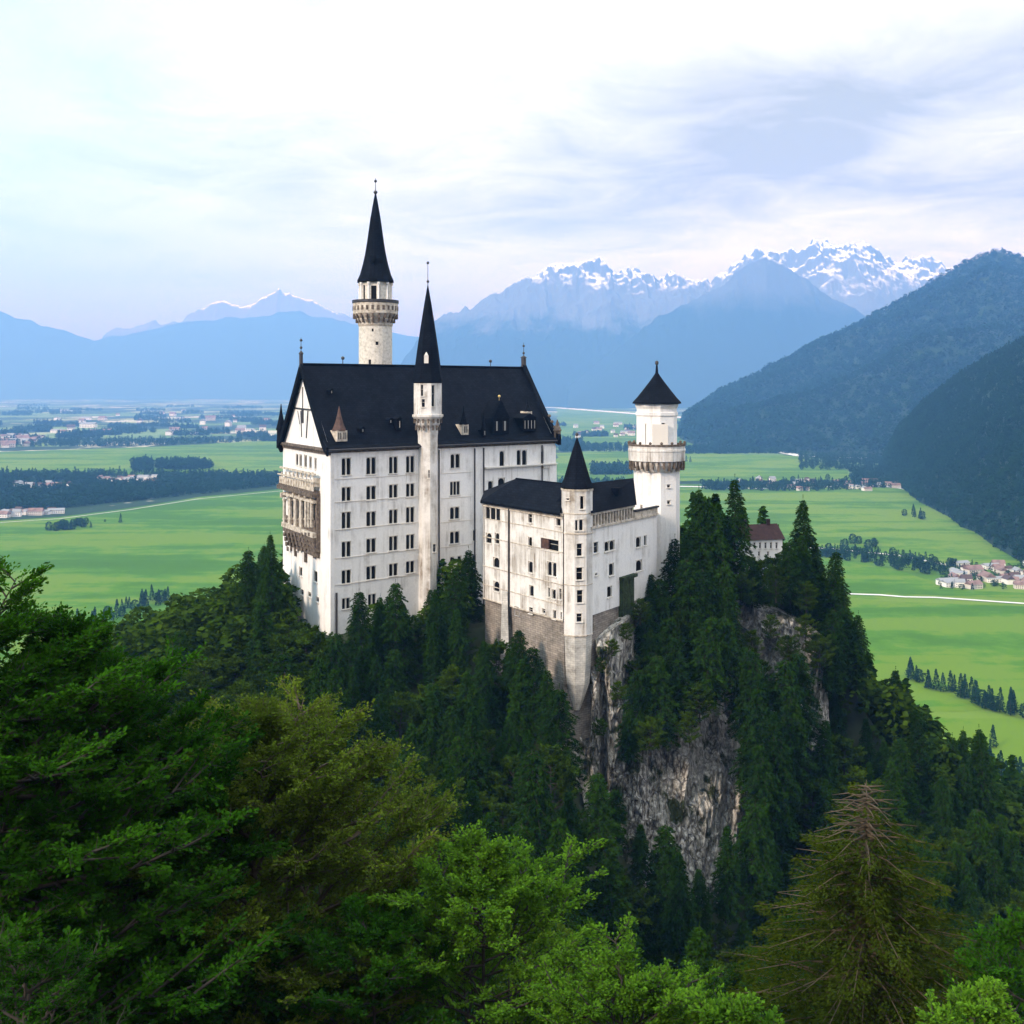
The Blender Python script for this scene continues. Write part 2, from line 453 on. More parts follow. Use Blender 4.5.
def masonry(name, c0, c1, mortar):
    m, n, l, b = mat(name)
    tc = n.new('ShaderNodeTexCoord'); sp = n.new('ShaderNodeSeparateXYZ'); l.new(tc.outputs['Object'], sp.inputs[0])
    cb_ = n.new('ShaderNodeCombineXYZ'); l.new(sp.outputs[0], cb_.inputs[0]); l.new(sp.outputs[2], cb_.inputs[1])
    br = N(n, 'ShaderNodeTexBrick', Scale=1.0); br.inputs['Brick Width'].default_value = 0.9; br.inputs['Row Height'].default_value = 0.42
    br.inputs['Mortar Size'].default_value = 0.03; br.inputs['Color1'].default_value = (*c0, 1); br.inputs['Color2'].default_value = (*c1, 1); br.inputs['Mortar'].default_value = (*mortar, 1)
    l.new(cb_.outputs[0], br.inputs['Vector'])
    t = N(n, 'ShaderNodeTexNoise', Scale=0.35, Detail=9.0, Roughness=0.7); l.new(tc.outputs['Object'], t.inputs['Vector'])
    r = ramp(n, [(0.3, (0.35, 0.33, 0.30)), (0.5, (0.85, 0.84, 0.82)), (0.7, (1.25, 1.2, 1.15))]); l.new(t.outputs[0], r.inputs[0])
    mu = n.new('ShaderNodeMix'); mu.data_type = 'RGBA'; mu.blend_type = 'MULTIPLY'; mu.inputs[0].default_value = 1
    l.new(br.outputs['Color'], mu.inputs[6]); l.new(r.outputs[0], mu.inputs[7]); l.new(mu.outputs[2], b.inputs['Base Color'])
    b.inputs['Roughness'].default_value = 0.95; b.inputs['Specular IOR Level'].default_value = 0.15
    bp = N(n, 'ShaderNodeBump', Strength=0.6, Distance=0.08); l.new(mu.outputs[2], bp.inputs['Height']); l.new(bp.outputs[0], b.inputs['Normal'])
    return m
M['pier'] = masonry('pier_masonry', (0.46, 0.45, 0.42), (0.54, 0.53, 0.50), (0.36, 0.35, 0.33))
M['plinth'] = masonry('plinth_masonry', (0.22, 0.195, 0.17), (0.30, 0.27, 0.24), (0.12, 0.105, 0.09))
M['floor'] = noise_mat('forest_floor', [(0.3, (0.010, 0.016, 0.006)), (0.6, (0.024, 0.034, 0.012)), (0.8, (0.045, 0.045, 0.025))], 0.25, 8, bump=0.6, bdist=0.5)


def grass_mat(name, a, b_, c):
    m, n, l, b = mat(name)
    tc = n.new('ShaderNodeTexCoord')
    mp = n.new('ShaderNodeMapping'); mp.inputs['Scale'].default_value = (0.0016, 0.009, 1); mp.inputs['Rotation'].default_value = (0, 0, 0.25)
    l.new(tc.outputs['Object'], mp.inputs[0])
    t = N(n, 'ShaderNodeTexNoise', Scale=1.0, Detail=8.0, Roughness=0.55, Distortion=0.6); l.new(mp.outputs[0], t.inputs['Vector'])
    t2 = N(n, 'ShaderNodeTexNoise', Scale=0.03, Detail=7.0, Roughness=0.65); l.new(tc.outputs['Object'], t2.inputs['Vector'])
    ad = n.new('ShaderNodeMath'); ad.operation = 'MULTIPLY_ADD'; l.new(t2.outputs[0], ad.inputs[0]); ad.inputs[1].default_value = 0.35; l.new(t.outputs[0], ad.inputs[2])
    t3 = N(n, 'ShaderNodeTexNoise', Scale=0.0035, Detail=3.0, Roughness=0.5); l.new(tc.outputs['Object'], t3.inputs['Vector'])
    ad2 = n.new('ShaderNodeMath'); ad2.operation = 'MULTIPLY_ADD'; l.new(t3.outputs[0], ad2.inputs[0]); ad2.inputs[1].default_value = 0.55; l.new(ad.outputs[0], ad2.inputs[2])
    dk = tuple(x * .86 for x in a)
    r = ramp(n, [(0.72, dk), (0.88, a), (1.0, c)]); l.new(ad2.outputs[0], r.inputs[0])
    e_ = r.color_ramp.elements.new(0.95); e_.color = (*b_, 1)
    l.new(r.outputs[0], b.inputs['Base Color']); b.inputs['Roughness'].default_value = 1.0; b.inputs['Specular IOR Level'].default_value = 0.1
    return m
M['grass'] = grass_mat('meadow_grass', (0.044, 0.118, 0.004), (0.062, 0.148, 0.006), (0.096, 0.164, 0.010))
M['grass2'] = grass_mat('far_meadow_grass', (0.054, 0.125, 0.008), (0.074, 0.156, 0.010), (0.110, 0.176, 0.018))


def plain_mat():
    """patchwork of fields, woods and hamlets on the valley floor"""
    m, n, l, b = mat('valley_floor')
    tc = n.new('ShaderNodeTexCoord')
    mp = n.new('ShaderNodeMapping'); mp.inputs['Scale'].default_value = (0.0011, 0.0008, 1); mp.inputs['Rotation'].default_value = (0, 0, 0.15)
    l.new(tc.outputs['Object'], mp.inputs[0])
    d = N(n, 'ShaderNodeTexNoise', Scale=1.6, Detail=4.0); l.new(mp.outputs[0], d.inputs['Vector'])
    va = n.new('ShaderNodeVectorMath'); va.operation = 'MULTIPLY_ADD'; l.new(d.outputs['Color'], va.inputs[0]); va.inputs[1].default_value = (0.9, 0.9, 0); l.new(mp.outputs[0], va.inputs[2])
    v = N(n, 'ShaderNodeTexVoronoi', Scale=1.6); l.new(va.outputs[0], v.inputs['Vector'])
    sp = n.new('ShaderNodeSeparateColor'); l.new(v.outputs['Color'], sp.inputs[0])
    r = ramp(n, [(0.0, (0.016, 0.038, 0.018)), (0.34, (0.022, 0.045, 0.02)), (0.38, (0.10, 0.17, 0.055)), (0.62, (0.13, 0.20, 0.07)), (0.78, (0.24, 0.26, 0.13)), (0.92, (0.42, 0.40, 0.30))])
    r.color_ramp.interpolation = 'CONSTANT'
    l.new(sp.outputs[0], r.inputs[0])
    w = N(n, 'ShaderNodeTexNoise', Scale=0.0016, Detail=9.0, Roughness=0.68); l.new(tc.outputs['Object'], w.inputs['Vector'])
    rw = ramp(n, [(0.50, (0, 0, 0)), (0.54, (1, 1, 1))]); l.new(w.outputs[0], rw.inputs[0])
    mx = n.new('ShaderNodeMix'); mx.data_type = 'RGBA'; l.new(rw.outputs[0], mx.inputs[0]); l.new(r.outputs[0], mx.inputs[6]); mx.inputs[7].default_value = (0.018, 0.040, 0.02, 1)
    # hamlets: small pale specks in clusters
    hv = N(n, 'ShaderNodeTexVoronoi', Scale=0.02); l.new(tc.outputs['Object'], hv.inputs['Vector'])
    rh = ramp(n, [(0.0, (1, 1, 1)), (0.22, (0, 0, 0))]); l.new(hv.outputs['Distance'], rh.inputs[0])
    hn = N(n, 'ShaderNodeTexNoise', Scale=0.0011, Detail=5.0); l.new(tc.outputs['Object'], hn.inputs['Vector'])
    rn = ramp(n, [(0.50, (0, 0, 0)), (0.58, (1, 1, 1))]); l.new(hn.outputs[0], rn.inputs[0])
    mm = n.new('ShaderNodeMath'); mm.operation = 'MULTIPLY'; l.new(rh.outputs[0], mm.inputs[0]); l.new(rn.outputs[0], mm.inputs[1])
    m3 = n.new('ShaderNodeMix'); m3.data_type = 'RGBA'; l.new(mm.outputs[0], m3.inputs[0]); l.new(mx.outputs[2], m3.inputs[6]); m3.inputs[7].default_value = (0.62, 0.58, 0.54, 1)
    l.new(m3.outputs[2], b.inputs['Base Color']); b.inputs['Roughness'].default_value = 1.0; b.inputs['Specular IOR Level'].default_value = 0.1
    return m
M['plain'] = plain_mat()


def mountain_mat(name, snow_z, snow_w, forest, rock):
    m, n, l, b = mat(name)
    tc = n.new('ShaderNodeTexCoord'); ge = n.new('ShaderNodeNewGeometry')
    sp = n.new('ShaderNodeSeparateXYZ'); l.new(ge.outputs['Position'], sp.inputs[0])
    sn = n.new('ShaderNodeSeparateXYZ'); l.new(ge.outputs['Normal'], sn.inputs[0])
    t = N(n, 'ShaderNodeTexNoise', Scale=0.0022, Detail=10.0, Roughness=0.72); l.new(tc.outputs['Object'], t.inputs['Vector'])
    def mth(op, a, b2, clamp=False):
        q = n.new('ShaderNodeMath'); q.operation = op; q.use_clamp = clamp
        for i, x in enumerate((a, b2)):
            if isinstance(x, (int, float)): q.inputs[i].default_value = x
            else: l.new(x, q.inputs[i])
        return q.outputs[0]
    hz = mth('ADD', sp.outputs[2], mth('MULTIPLY', mth('SUBTRACT', t.outputs[0], 0.5), snow_w * 5))
    s = mth('DIVIDE', mth('SUBTRACT', hz, snow_z), snow_w, True)
    t9 = N(n, 'ShaderNodeTexNoise', Scale=0.006, Detail=8.0, Roughness=0.75); l.new(tc.outputs['Object'], t9.inputs['Vector'])
    s = mth('MULTIPLY', s, mth('MULTIPLY', mth('SUBTRACT', mth('ADD', sn.outputs[2], mth('MULTIPLY', t9.outputs[0], 0.6)), 0.90), 4.0, True))
    k = mth('DIVIDE', mth('SUBTRACT', hz, snow_z * 0.62), snow_z * 0.2, True)
    mx = n.new('ShaderNodeMix'); mx.data_type = 'RGBA'; l.new(k, mx.inputs[0]); mx.inputs[6].default_value = (*forest, 1); mx.inputs[7].default_value = (*rock, 1)
    m2 = n.new('ShaderNodeMix'); m2.data_type = 'RGBA'; l.new(s, m2.inputs[0]); l.new(mx.outputs[2], m2.inputs[6]); m2.inputs[7].default_value = (0.88, 0.89, 0.92, 1)
    l.new(m2.outputs[2], b.inputs['Base Color']); b.inputs['Roughness'].default_value = 0.95; b.inputs['Specular IOR Level'].default_value = 0.1
    return m


# ------------------------------------------------------------------ the valley, hills and mountains
me = np_mesh('ground', np.array([(-60000, -20000, 0), (60000, -20000, 0), (60000, 60000, 0), (-60000, 60000, 0)], float), np.array([[0, 1, 2, 3]]), M['plain'])
ground = tag(mobj('ground', me), kind='structure')


def field(name, pts, m, z):
    """ground sheet whose outline is listed as picture points on the valley floor"""
    g = [G(x, y) for x, y in pts]
    out = []
    for i in range(len(g)):
        a = Vector(g[i]); b = Vector(g[(i + 1) % len(g)])
        k = max(1, min(14, int((b - a).length / 60)))
        per = Vector((-(b - a).y, (b - a).x)).normalized()
        for j in range(k):
            t = j / k
            w = 0 if j == 0 else mn.noise(Vector(((a.x + b.x * t) * 0.002 + j, a.y * 0.002, z * 3))) * min(25, (b - a).length * 0.03)
            p = a.lerp(b, t) + per * w
            out.append((p.x, p.y, z))
    mb = MB(); mb.add(out, [tuple(range(len(out)))])
    o = mb.build(name, m)
    return tag(o, kind='structure')


field('meadow', [(-60, 535), (0, 521), (60, 517), (130, 508), (200, 497), (283, 489), (420, 487), (420, 720), (-150, 760)], M['grass'], 0.4)
field('meadow', [(-40, 453), (0, 452), (150, 447), (283, 440), (330, 438), (330, 470), (283, 472), (180, 475), (90, 474), (-40, 478)], M['grass2'], 0.4)
field('meadow', [(555, 453), (640, 451), (796, 456), (846, 470), (852, 480), (740, 481), (560, 482)], M['grass2'], 0.4)
field('meadow', [(540, 492), (720, 494), (860, 491), (925, 497), (960, 515), (985, 540), (990, 556), (900, 545), (820, 543), (540, 545)], M['grass2'], 0.4)
field('meadow', [(560, 562), (830, 558), (900, 571), (955, 590), (1100, 596), (1100, 602), (840, 592), (560, 590)], M['grass'], 0.4)
field('meadow', [(560, 600), (840, 599), (1030, 607), (1120, 609), (1160, 700), (1100, 703), (960, 712), (560, 712)], M['grass'], 0.4)
field('meadow', [(700, 722), (1100, 718), (1200, 780), (1150, 900), (700, 900)], M['grass'], 0.4)
field('meadow', [(556, 408), (640, 412), (735, 428), (720, 448), (560, 446)], M['grass2'], 0.4)


field('meadow', [(540, 484), (700, 484), (900, 486), (960, 500), (1300, 560), (1500, 900), (540, 900)], M['grass2'], 0.2)


def strip(name, pts, width, m, z):
    g = [Vector(G(x, y)) for x, y in pts]
    L, R = [], []
    for i, p in enumerate(g):
        d = (g[min(i + 1, len(g) - 1)] - g[max(i - 1, 0)]).normalized(); q = Vector((-d.y, d.x)) * width / 2
        L.append((p.x + q.x, p.y + q.y, z)); R.append((p.x - q.x, p.y - q.y, z))
    mb = MB(); n = len(g)
    mb.add(L + R, [(i, i + 1, n + i + 1, n + i) for i in range(n - 1)])
    return tag(mb.build(name, m), kind='structure')


strip('road', [(820, 593.6), (850, 594.5), (880, 595.5), (905, 597.5), (935, 598), (965, 600), (1000, 602.5), (1030, 604.5), (1100, 607)], 7, M['road'], 0.9)
strip('road', [(640, 486), (700, 487), (760, 489), (820, 487), (870, 485), (905, 489), (930, 496)], 22, M['road'], 0.9)
strip('track', [(700, 545), (780, 547), (830, 549), (900, 556), (950, 566)], 9, M['road'], 0.9)
strip('road', [(780, 452), (800, 456), (850, 458), (900, 458), (930, 460)], 45, M['road'], 0.9)
strip('track', [(0, 523), (60, 519), (130, 510), (200, 499), (283, 491)], 4, M['road'], 0.9)
strip('river', [(440, 403), (560, 408), (640, 414), (700, 419)], 160, M['road'], 0.9)


def skyline_range(name, prof, Y0, depth, m, seed, rough, nx=360, ny=60, amp=1.0, slopepow=0.9):
    """mountain range: a real height field between Y0 and Y0+depth with its crest at 55% of the way"""
    xs = np.array([p[0] for p in prof]); ys = np.array([p[1] for p in prof])
    px = np.linspace(xs[0], xs[-1], nx)
    hpx = np.interp(px, xs, ys)
    t = np.linspace(0, 1, ny)
    PX, T = np.meshgrid(px, t, indexing='ij')
    Yc = Y0 + 0.55 * depth
    X = (PX - 512) / F * Yc
    X = X + (fbm(X, T * depth, depth * 0.5, 3, seed + 5)) * depth * 0.06
    Yw = Y0 + T * depth
    crest = H + (HY - hpx) / F * Yc
    C = np.repeat(crest[:, None], ny, 1)
    tt = np.where(T < 0.55, T / 0.55, (1 - T) / 0.45)
    prof_t = np.clip(tt, 0, 1) ** slopepow
    n = fbm(X, Yw, rough, 7, seed, True)
    n2 = fbm(X, Yw * 0.5, rough * 2.2, 4, seed + 2)
    Z = C * prof_t * (1 + amp * 0.35 * n2 * (1 - prof_t) * 1.5) + n * C * 0.16 * amp * prof_t * (1.15 - prof_t * 0.85)
    Z = Z + fbm(X * 1.3, Yw * 1.3, rough * .28, 6, seed + 9, True) * C * 0.075 * amp * prof_t ** 2
    Z = np.where(tt <= 0.0, -0.5, np.maximum(Z, -0.5))
    Z[0, :] = -0.5; Z[-1, :] = -0.5
    v = np.stack([X, Yw, Z], -1).reshape(-1, 3)
    me = np_mesh(name, v, grid_faces(nx, ny), m, smooth=False)
    return tag(mobj(name, me), kind='structure')


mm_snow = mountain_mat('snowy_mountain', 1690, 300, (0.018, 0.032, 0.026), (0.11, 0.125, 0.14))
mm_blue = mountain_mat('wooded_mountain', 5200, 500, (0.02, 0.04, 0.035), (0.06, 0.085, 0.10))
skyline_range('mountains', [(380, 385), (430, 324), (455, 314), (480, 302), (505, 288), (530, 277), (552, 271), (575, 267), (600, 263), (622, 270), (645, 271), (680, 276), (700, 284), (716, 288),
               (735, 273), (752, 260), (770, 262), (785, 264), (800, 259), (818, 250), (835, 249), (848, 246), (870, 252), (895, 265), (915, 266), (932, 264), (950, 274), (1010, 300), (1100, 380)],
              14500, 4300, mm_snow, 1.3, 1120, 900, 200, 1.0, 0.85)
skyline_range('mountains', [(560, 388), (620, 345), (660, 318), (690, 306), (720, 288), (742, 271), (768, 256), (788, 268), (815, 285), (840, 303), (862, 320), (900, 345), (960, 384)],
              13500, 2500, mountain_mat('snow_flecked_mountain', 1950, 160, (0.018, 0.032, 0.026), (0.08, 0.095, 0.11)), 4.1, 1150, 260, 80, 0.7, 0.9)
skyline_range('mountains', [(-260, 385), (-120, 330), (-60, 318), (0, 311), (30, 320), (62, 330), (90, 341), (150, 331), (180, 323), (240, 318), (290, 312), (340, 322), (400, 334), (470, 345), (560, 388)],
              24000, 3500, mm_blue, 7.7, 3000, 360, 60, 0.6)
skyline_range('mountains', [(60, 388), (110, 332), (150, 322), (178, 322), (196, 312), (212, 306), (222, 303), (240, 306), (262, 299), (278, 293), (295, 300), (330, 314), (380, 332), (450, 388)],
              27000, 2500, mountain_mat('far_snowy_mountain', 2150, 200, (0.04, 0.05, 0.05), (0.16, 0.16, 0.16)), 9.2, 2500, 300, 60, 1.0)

# wooded hills on the right --------------------------------------------------
hill_mat = noise_mat('wooded_hill', [(0.3, (0.004, 0.018, 0.007)), (0.55, (0.008, 0.030, 0.011)), (0.75, (0.016, 0.052, 0.015))], 0.004, 12, bump=1.0, bdist=12, rgh=0.75)


def PW(px, py, Y):
    p = P(px, py, Y); return (p.x, p.y, p.z)


def ruled_hill(name, base, crest, back, nu, nv, rough, amp, seed, pw=0.9, foot_noise=60):
    """hill flank rising from its foot line (picture points on the valley floor) to its crest, then falling away behind"""
    bp = np.array([G(*p) for p in base]); cp = np.array([PW(*p) for p in crest])
    def smooth(a, k):
        t = np.linspace(0, 1, len(a)); return np.stack([np.interp(k, t, a[:, j]) for j in range(a.shape[1])], 1)
    def S(u, v):
        b = smooth(bp, u); c = smooth(cp, u)
        fn = fbm(b[:, 0], b[:, 1], 300, 4, seed + 1) * foot_noise
        b = b + np.stack([fn, fn], 1)
        w = np.clip(v, 0, 1); k = np.clip(v - 1, 0, 1)
        x = b[:, 0] + (c[:, 0] - b[:, 0]) * w + k * back[0]
        y = b[:, 1] + (c[:, 1] - b[:, 1]) * w + k * back[1]
        n = fbm(x, y, rough, 7, seed, True)
        z = c[:, 2] * w ** pw * (1 - k) ** 1.1
        z = z + n * amp * np.sin(np.pi * np.clip(w, 0, 1) * 0.85 + 0.02) * (1 - k)
        return x, y, z
    U, V = np.meshgrid(np.linspace(0, 1, nu), np.linspace(0, 2, nv), indexing='ij')
    x, y, z = S(U.ravel(), V.ravel())
    z = np.where(V.ravel() <= 0, -0.6, np.maximum(z, -0.6)); z = np.where(V.ravel() >= 2, -0.6, z)
    me = np_mesh(name, np.stack([x, y, z], 1), grid_faces(nu, nv)[:, ::-1], hill_mat, smooth=True)
    tag(mobj(name, me), kind='structure')
    return S


S_big = ruled_hill('hill', [(676, 430), (690, 444), (730, 449), (780, 452), (840, 455), (900, 462), (960, 462), (1040, 470), (1200, 490)],
                   [(680, 428, 6300), (705, 410, 6300), (735, 391, 6350), (790, 365, 6400), (850, 337, 6500), (905, 305, 6600), (950, 279, 6700), (995, 258, 6800), (1060, 268, 6900), (1200, 300, 7000)],
                   (2600, 2600), 260, 240, 900, 150, 3.3)
S_near = ruled_hill('hill', [(884, 462), (888, 474), (903, 488), (925, 502), (955, 520), (985, 544), (1024, 566), (1100, 585), (1240, 610)],
                    [(886, 455, 3500), (900, 430, 3300), (922, 407, 3150), (950, 387, 3050), (985, 365, 2950), (1024, 341, 2900), (1080, 318, 2900), (1150, 300, 2900), (1300, 280, 2900)],
                    (900, 1100), 220, 200, 420, 42, 6.1, 0.85, 25)
# ------------------------------------------------------------------ castle hill terrain
CREST = [(-400, 215), (-300, 190), (-180, 125), (-139, 100), (-116, 88), (-103, 78), (-94, 71), (-71, 62), (-53, 55), (-41, 52), (0, 51), (11, 50), (31, 47),
         (52, 46), (65, 49), (72, 60), (81, 79), (95, 91), (111, 103), (134, 117), (200, 150), (300, 195), (400, 230)]
CX = np.array([p[0] for p in CREST], float); CD = np.array([p[1] for p in CREST], float)
EDGE = [(-400, 236), (-45, 236), (-38, 228), (0, 236), (4, 224), (14, 217), (22, 222), (30, 228), (42, 236), (50, 243), (70, 243), (80, 236), (140, 240), (400, 250)]
EX = np.array([p[0] for p in EDGE], float); EY = np.array([p[1] for p in EDGE], float)
CLF = [(-400, 0), (4, 0), (14, 20), (24, 32), (48, 32), (62, 26), (74, 16), (86, 0), (400, 0)]
FX = np.array([p[0] for p in CLF], float); FA = np.array([p[1] for p in CLF], float)


def ground_d(X, Y):
    """depth of the hill surface below the eye"""
    X = np.asarray(X, float); Y = np.asarray(Y, float)
    dc = np.interp(X, CX, CD); ye = np.interp(X, EX, EY)
    q = np.maximum(0, ye - Y)
    s = np.clip((q - 1) / 10, 0, 1); s = s * s * (3 - 2 * s)
    front = dc + 0.52 * q + np.interp(X, FX, FA) * s
    back = dc + 0.85 * np.maximum(0, Y - 285 - 0.05 * np.abs(X))
    near = 3 + 0.63 * Y + 0.0006 * X * X
    near = np.where(Y < 0, 3 - 0.1 * Y, near)
    d = np.where(Y > ye, back, np.minimum(front, near + 0 * X))
    d = d + fbm(X, Y, 26, 4, 2.2) * 2.2 * np.clip(np.abs(Y - 240) / 40, 0.1, 1)
    return np.minimum(d, H + 0.6)


def gz(x, y):
    return H - float(ground_d(x, y))


xs_ = np.concatenate([np.linspace(-420, -150, 50), np.linspace(-148, 148, 240), np.linspace(150, 420, 50)])
ys_ = np.concatenate([np.linspace(-60, 130, 80), np.linspace(131, 300, 160), np.linspace(302, 640, 100)])
XX, YY = np.meshgrid(xs_, ys_, indexing='ij')
ZZ = H - ground_d(XX, YY)
ZZ[0, :] = ZZ[-1, :] = -0.6; ZZ[:, -1] = -0.6; ZZ[:, 0] = -0.6
me = np_mesh('hillside', np.stack([XX, YY, ZZ], -1).reshape(-1, 3), grid_faces(len(xs_), len(ys_)), M['floor'], smooth=True)
tag(mobj('hillside', me), kind='structure')


def cliff(name, top, bot, nu, nv, seed, setback=None, cleft=None, amp=1.0):
    """rock face hung between two lines (px, Y, depth below eye), broken by displacement along its normal"""
    T = np.array([((p[0] - 512) / F * p[1], p[1], H - p[2]) for p in top]); B = np.array([((p[0] - 512) / F * p[1], p[1], H - p[2]) for p in bot])
    u = np.linspace(0, 1, nu); v = np.linspace(0, 1, nv)
    def sm(A): return np.stack([np.interp(u, np.linspace(0, 1, len(A)), A[:, j]) for j in range(3)], 1)
    T, B = sm(T), sm(B)
    U, V = np.meshgrid(u, v, indexing='ij')
    Pq = T[:, None, :] * (1 - V[..., None]) + B[:, None, :] * V[..., None]
    nrm = np.zeros_like(Pq); nrm[..., 1] = -1; nrm[..., 0] = -0.15
    s = U * 90; w = V * 45
    d = fbm(s, w * 0.45, 16, 5, seed) * 7.5 + fbm(s + w * 0.45, w * 0.3, 6.5, 6, seed + 1, True) * 4.2 + np.abs(fbm(s * 1.0, w * 0.8, 1.7, 4, seed + 2)) * 1.1
    st = fbm(s, w, 9, 3, seed + 4)
    d += (np.floor((w * 0.28 + st * 1.2)) - (w * 0.28 + st * 1.2)) * 0.9      # bedding steps
    d *= amp
    if setback is not None:
        u0, v0, amt = setback
        k = np.clip((v0 - V) / 0.12, 0, 1) * np.clip((U - u0) / 0.08, 0, 1)
        d -= amt * k
    if cleft is not None:
        uc, wd, dp = cleft
        d -= dp * np.exp(-((U - uc - 0.03 * np.sin(V * 7)) / wd) ** 2)
    fade = np.clip(np.minimum(V / 0.04, 1), 0, 1)
    Pq = Pq + nrm * (d * fade)[..., None]
    Pq[-1:, :, 1] += 14; Pq[:1, :, 1] += 10; Pq[:, :1, 1] += 10; Pq[:, -1:, 1] += 6
    me = np_mesh(name, Pq.reshape(-1, 3), grid_faces(nu, nv), M['rock'], smooth=False)
    return tag(mobj(name, me), kind='structure')


cliff('cliff', [(544, 217, 50), (562, 214, 52), (577, 212, 52), (596, 206, 47), (622, 209, 44.5), (650, 221, 43), (700, 226, 45), (740, 229, 49), (765, 233, 54)],
      [(556, 208, 74), (578, 204, 80), (600, 199, 88), (622, 198, 95), (655, 199, 98), (690, 199, 99), (722, 202, 98), (742, 208, 96), (768, 216, 94)],
      420, 340, 1.7, setback=(0.42, 0.40, 4.0), cleft=(0.345, 0.022, 5.0))
cliff('cliff', [(722, 238, 46), (745, 235, 46), (780, 234, 47.5), (812, 235, 51), (826, 238, 54)],
      [(722, 226, 66), (745, 225, 70), (780, 224, 72), (812, 224, 74), (830, 228, 76)],
      220, 180, 5.2, amp=0.75)

# ------------------------------------------------------------------ castle
castle = empty('castle', (0, 235, H - 50))
tag(castle, 'large white castle with steep black roofs and tall towers on the wooded rock', 'castle')


def V2(p): return Vector((p[0], p[1]))


def hit(px, A, B):
    """where the view line through picture column px meets the vertical plane A-B: fraction along it and depth"""
    rx = (px - 512) / F
    dx, dy = B[0] - A[0], B[1] - A[1]
    t = (rx * A[1] - A[0]) / (dx - rx * dy)
    return t, A[1] + t * dy


def win_mesh(mb, o, u, n, w, h, kind):
    """window set in an opening; o lower left corner on the wall plane, n outward. materials 0 stone 1 glass 2 wood"""
    u3 = Vector((u[0], u[1], 0)); n3 = Vector((n[0], n[1], 0)); z = Vector((0, 0, 1)); o = Vector(o)
    R = 0.32
    def lights(x0, x1, z0, z1, arch):
        # glass
        a = o + u3 * x0 + z * z0 - n3 * R
        mb.quad(a, a + u3 * (x1 - x0), a + u3 * (x1 - x0) + z * (z1 - z0), a + z * (z1 - z0), 1)
        if kind in ('plain', 'shutter'):
            mb.obox(a + z * ((z1 - z0) * 0.58) - n3 * 0.01, u, n, x1 - x0, 0.055, 0.06, 0)
        if arch:
            r = (x1 - x0) / 2; k = 5
            for sgn in (-1, 1):
                cx = x0 + r; pts = []
                for j in range(k + 1):
                    th = math.pi / 2 * j / k
                    pts.append(o + u3 * (cx + sgn * r * math.cos(th)) + z * (z1 - r + r * math.sin(th)) - n3 * (R - 0.12))
                cor = o + u3 * (cx + sgn * r) + z * z1 - n3 * (R - 0.12)
                for j in range(k):
                    mb.add([pts[j], pts[j + 1], cor], [(0, 1, 2) if sgn > 0 else (1, 0, 2)], 0)
    f = 0.10
    if kind == 'single':
        lights(f, w - f, 0.05, h - f, True); ms = []
    elif kind == 'plain':
        lights(f * .6, w - f * .6, 0.05, h - f * .6, False)
    elif kind == 'dark':
        a = o - n3 * R
        mb.quad(a, a + u3 * w, a + u3 * w + z * h, a + z * h, 1)
    elif kind == 'double':
        c = w / 2; cw = 0.15
        lights(f, c - cw, 0.05, h - f, True); lights(c + cw, w - f, 0.05, h - f, True)
        mb.obox(o + u3 * (c - cw) - n3 * R, u, n, 2 * cw, R - 0.10, h, 0)
    elif kind == 'triple':
        for k in range(3):
            lights(f + k * w / 3, (k + 1) * w / 3 - f * .5, 0.05, h - f, True)
            if k: mb.obox(o + u3 * (k * w / 3 - 0.06) - n3 * R, u, n, 0.16, R - 0.08, h, 0)
    elif kind == 'shutter':
        lights(w * .5, w - f, 0.05, h - f, False)
        mb.obox(o + u3 * 0.05 - n3 * 0.25, u, n, w * .45, 0.32, h - 0.1, 2)
    # surround: jambs and lintel
    if kind != 'dark':
        for x in (0, w - f * .6):
            mb.obox(o + u3 * x - n3 * (R - .01), u, n, f * .6, R - 0.04, h, 0)
        mb.obox(o + z * (h - f * .6) + u3 * (f * .6) - n3 * (R - .01), u, n, w - f * 1.2, R - 0.045, f * .6, 0)
        mb.obox(o - u3 * 0.16 - z * 0.17 - n3 * 0.05, u, n, w + 0.32, 0.27, 0.165, 0)      # sill
        mb.obox(o - u3 * 0.12 + z * (h + .01) - n3 * 0.02, u, n, w + 0.24, 0.09, 0.13, 0)    # drip mould


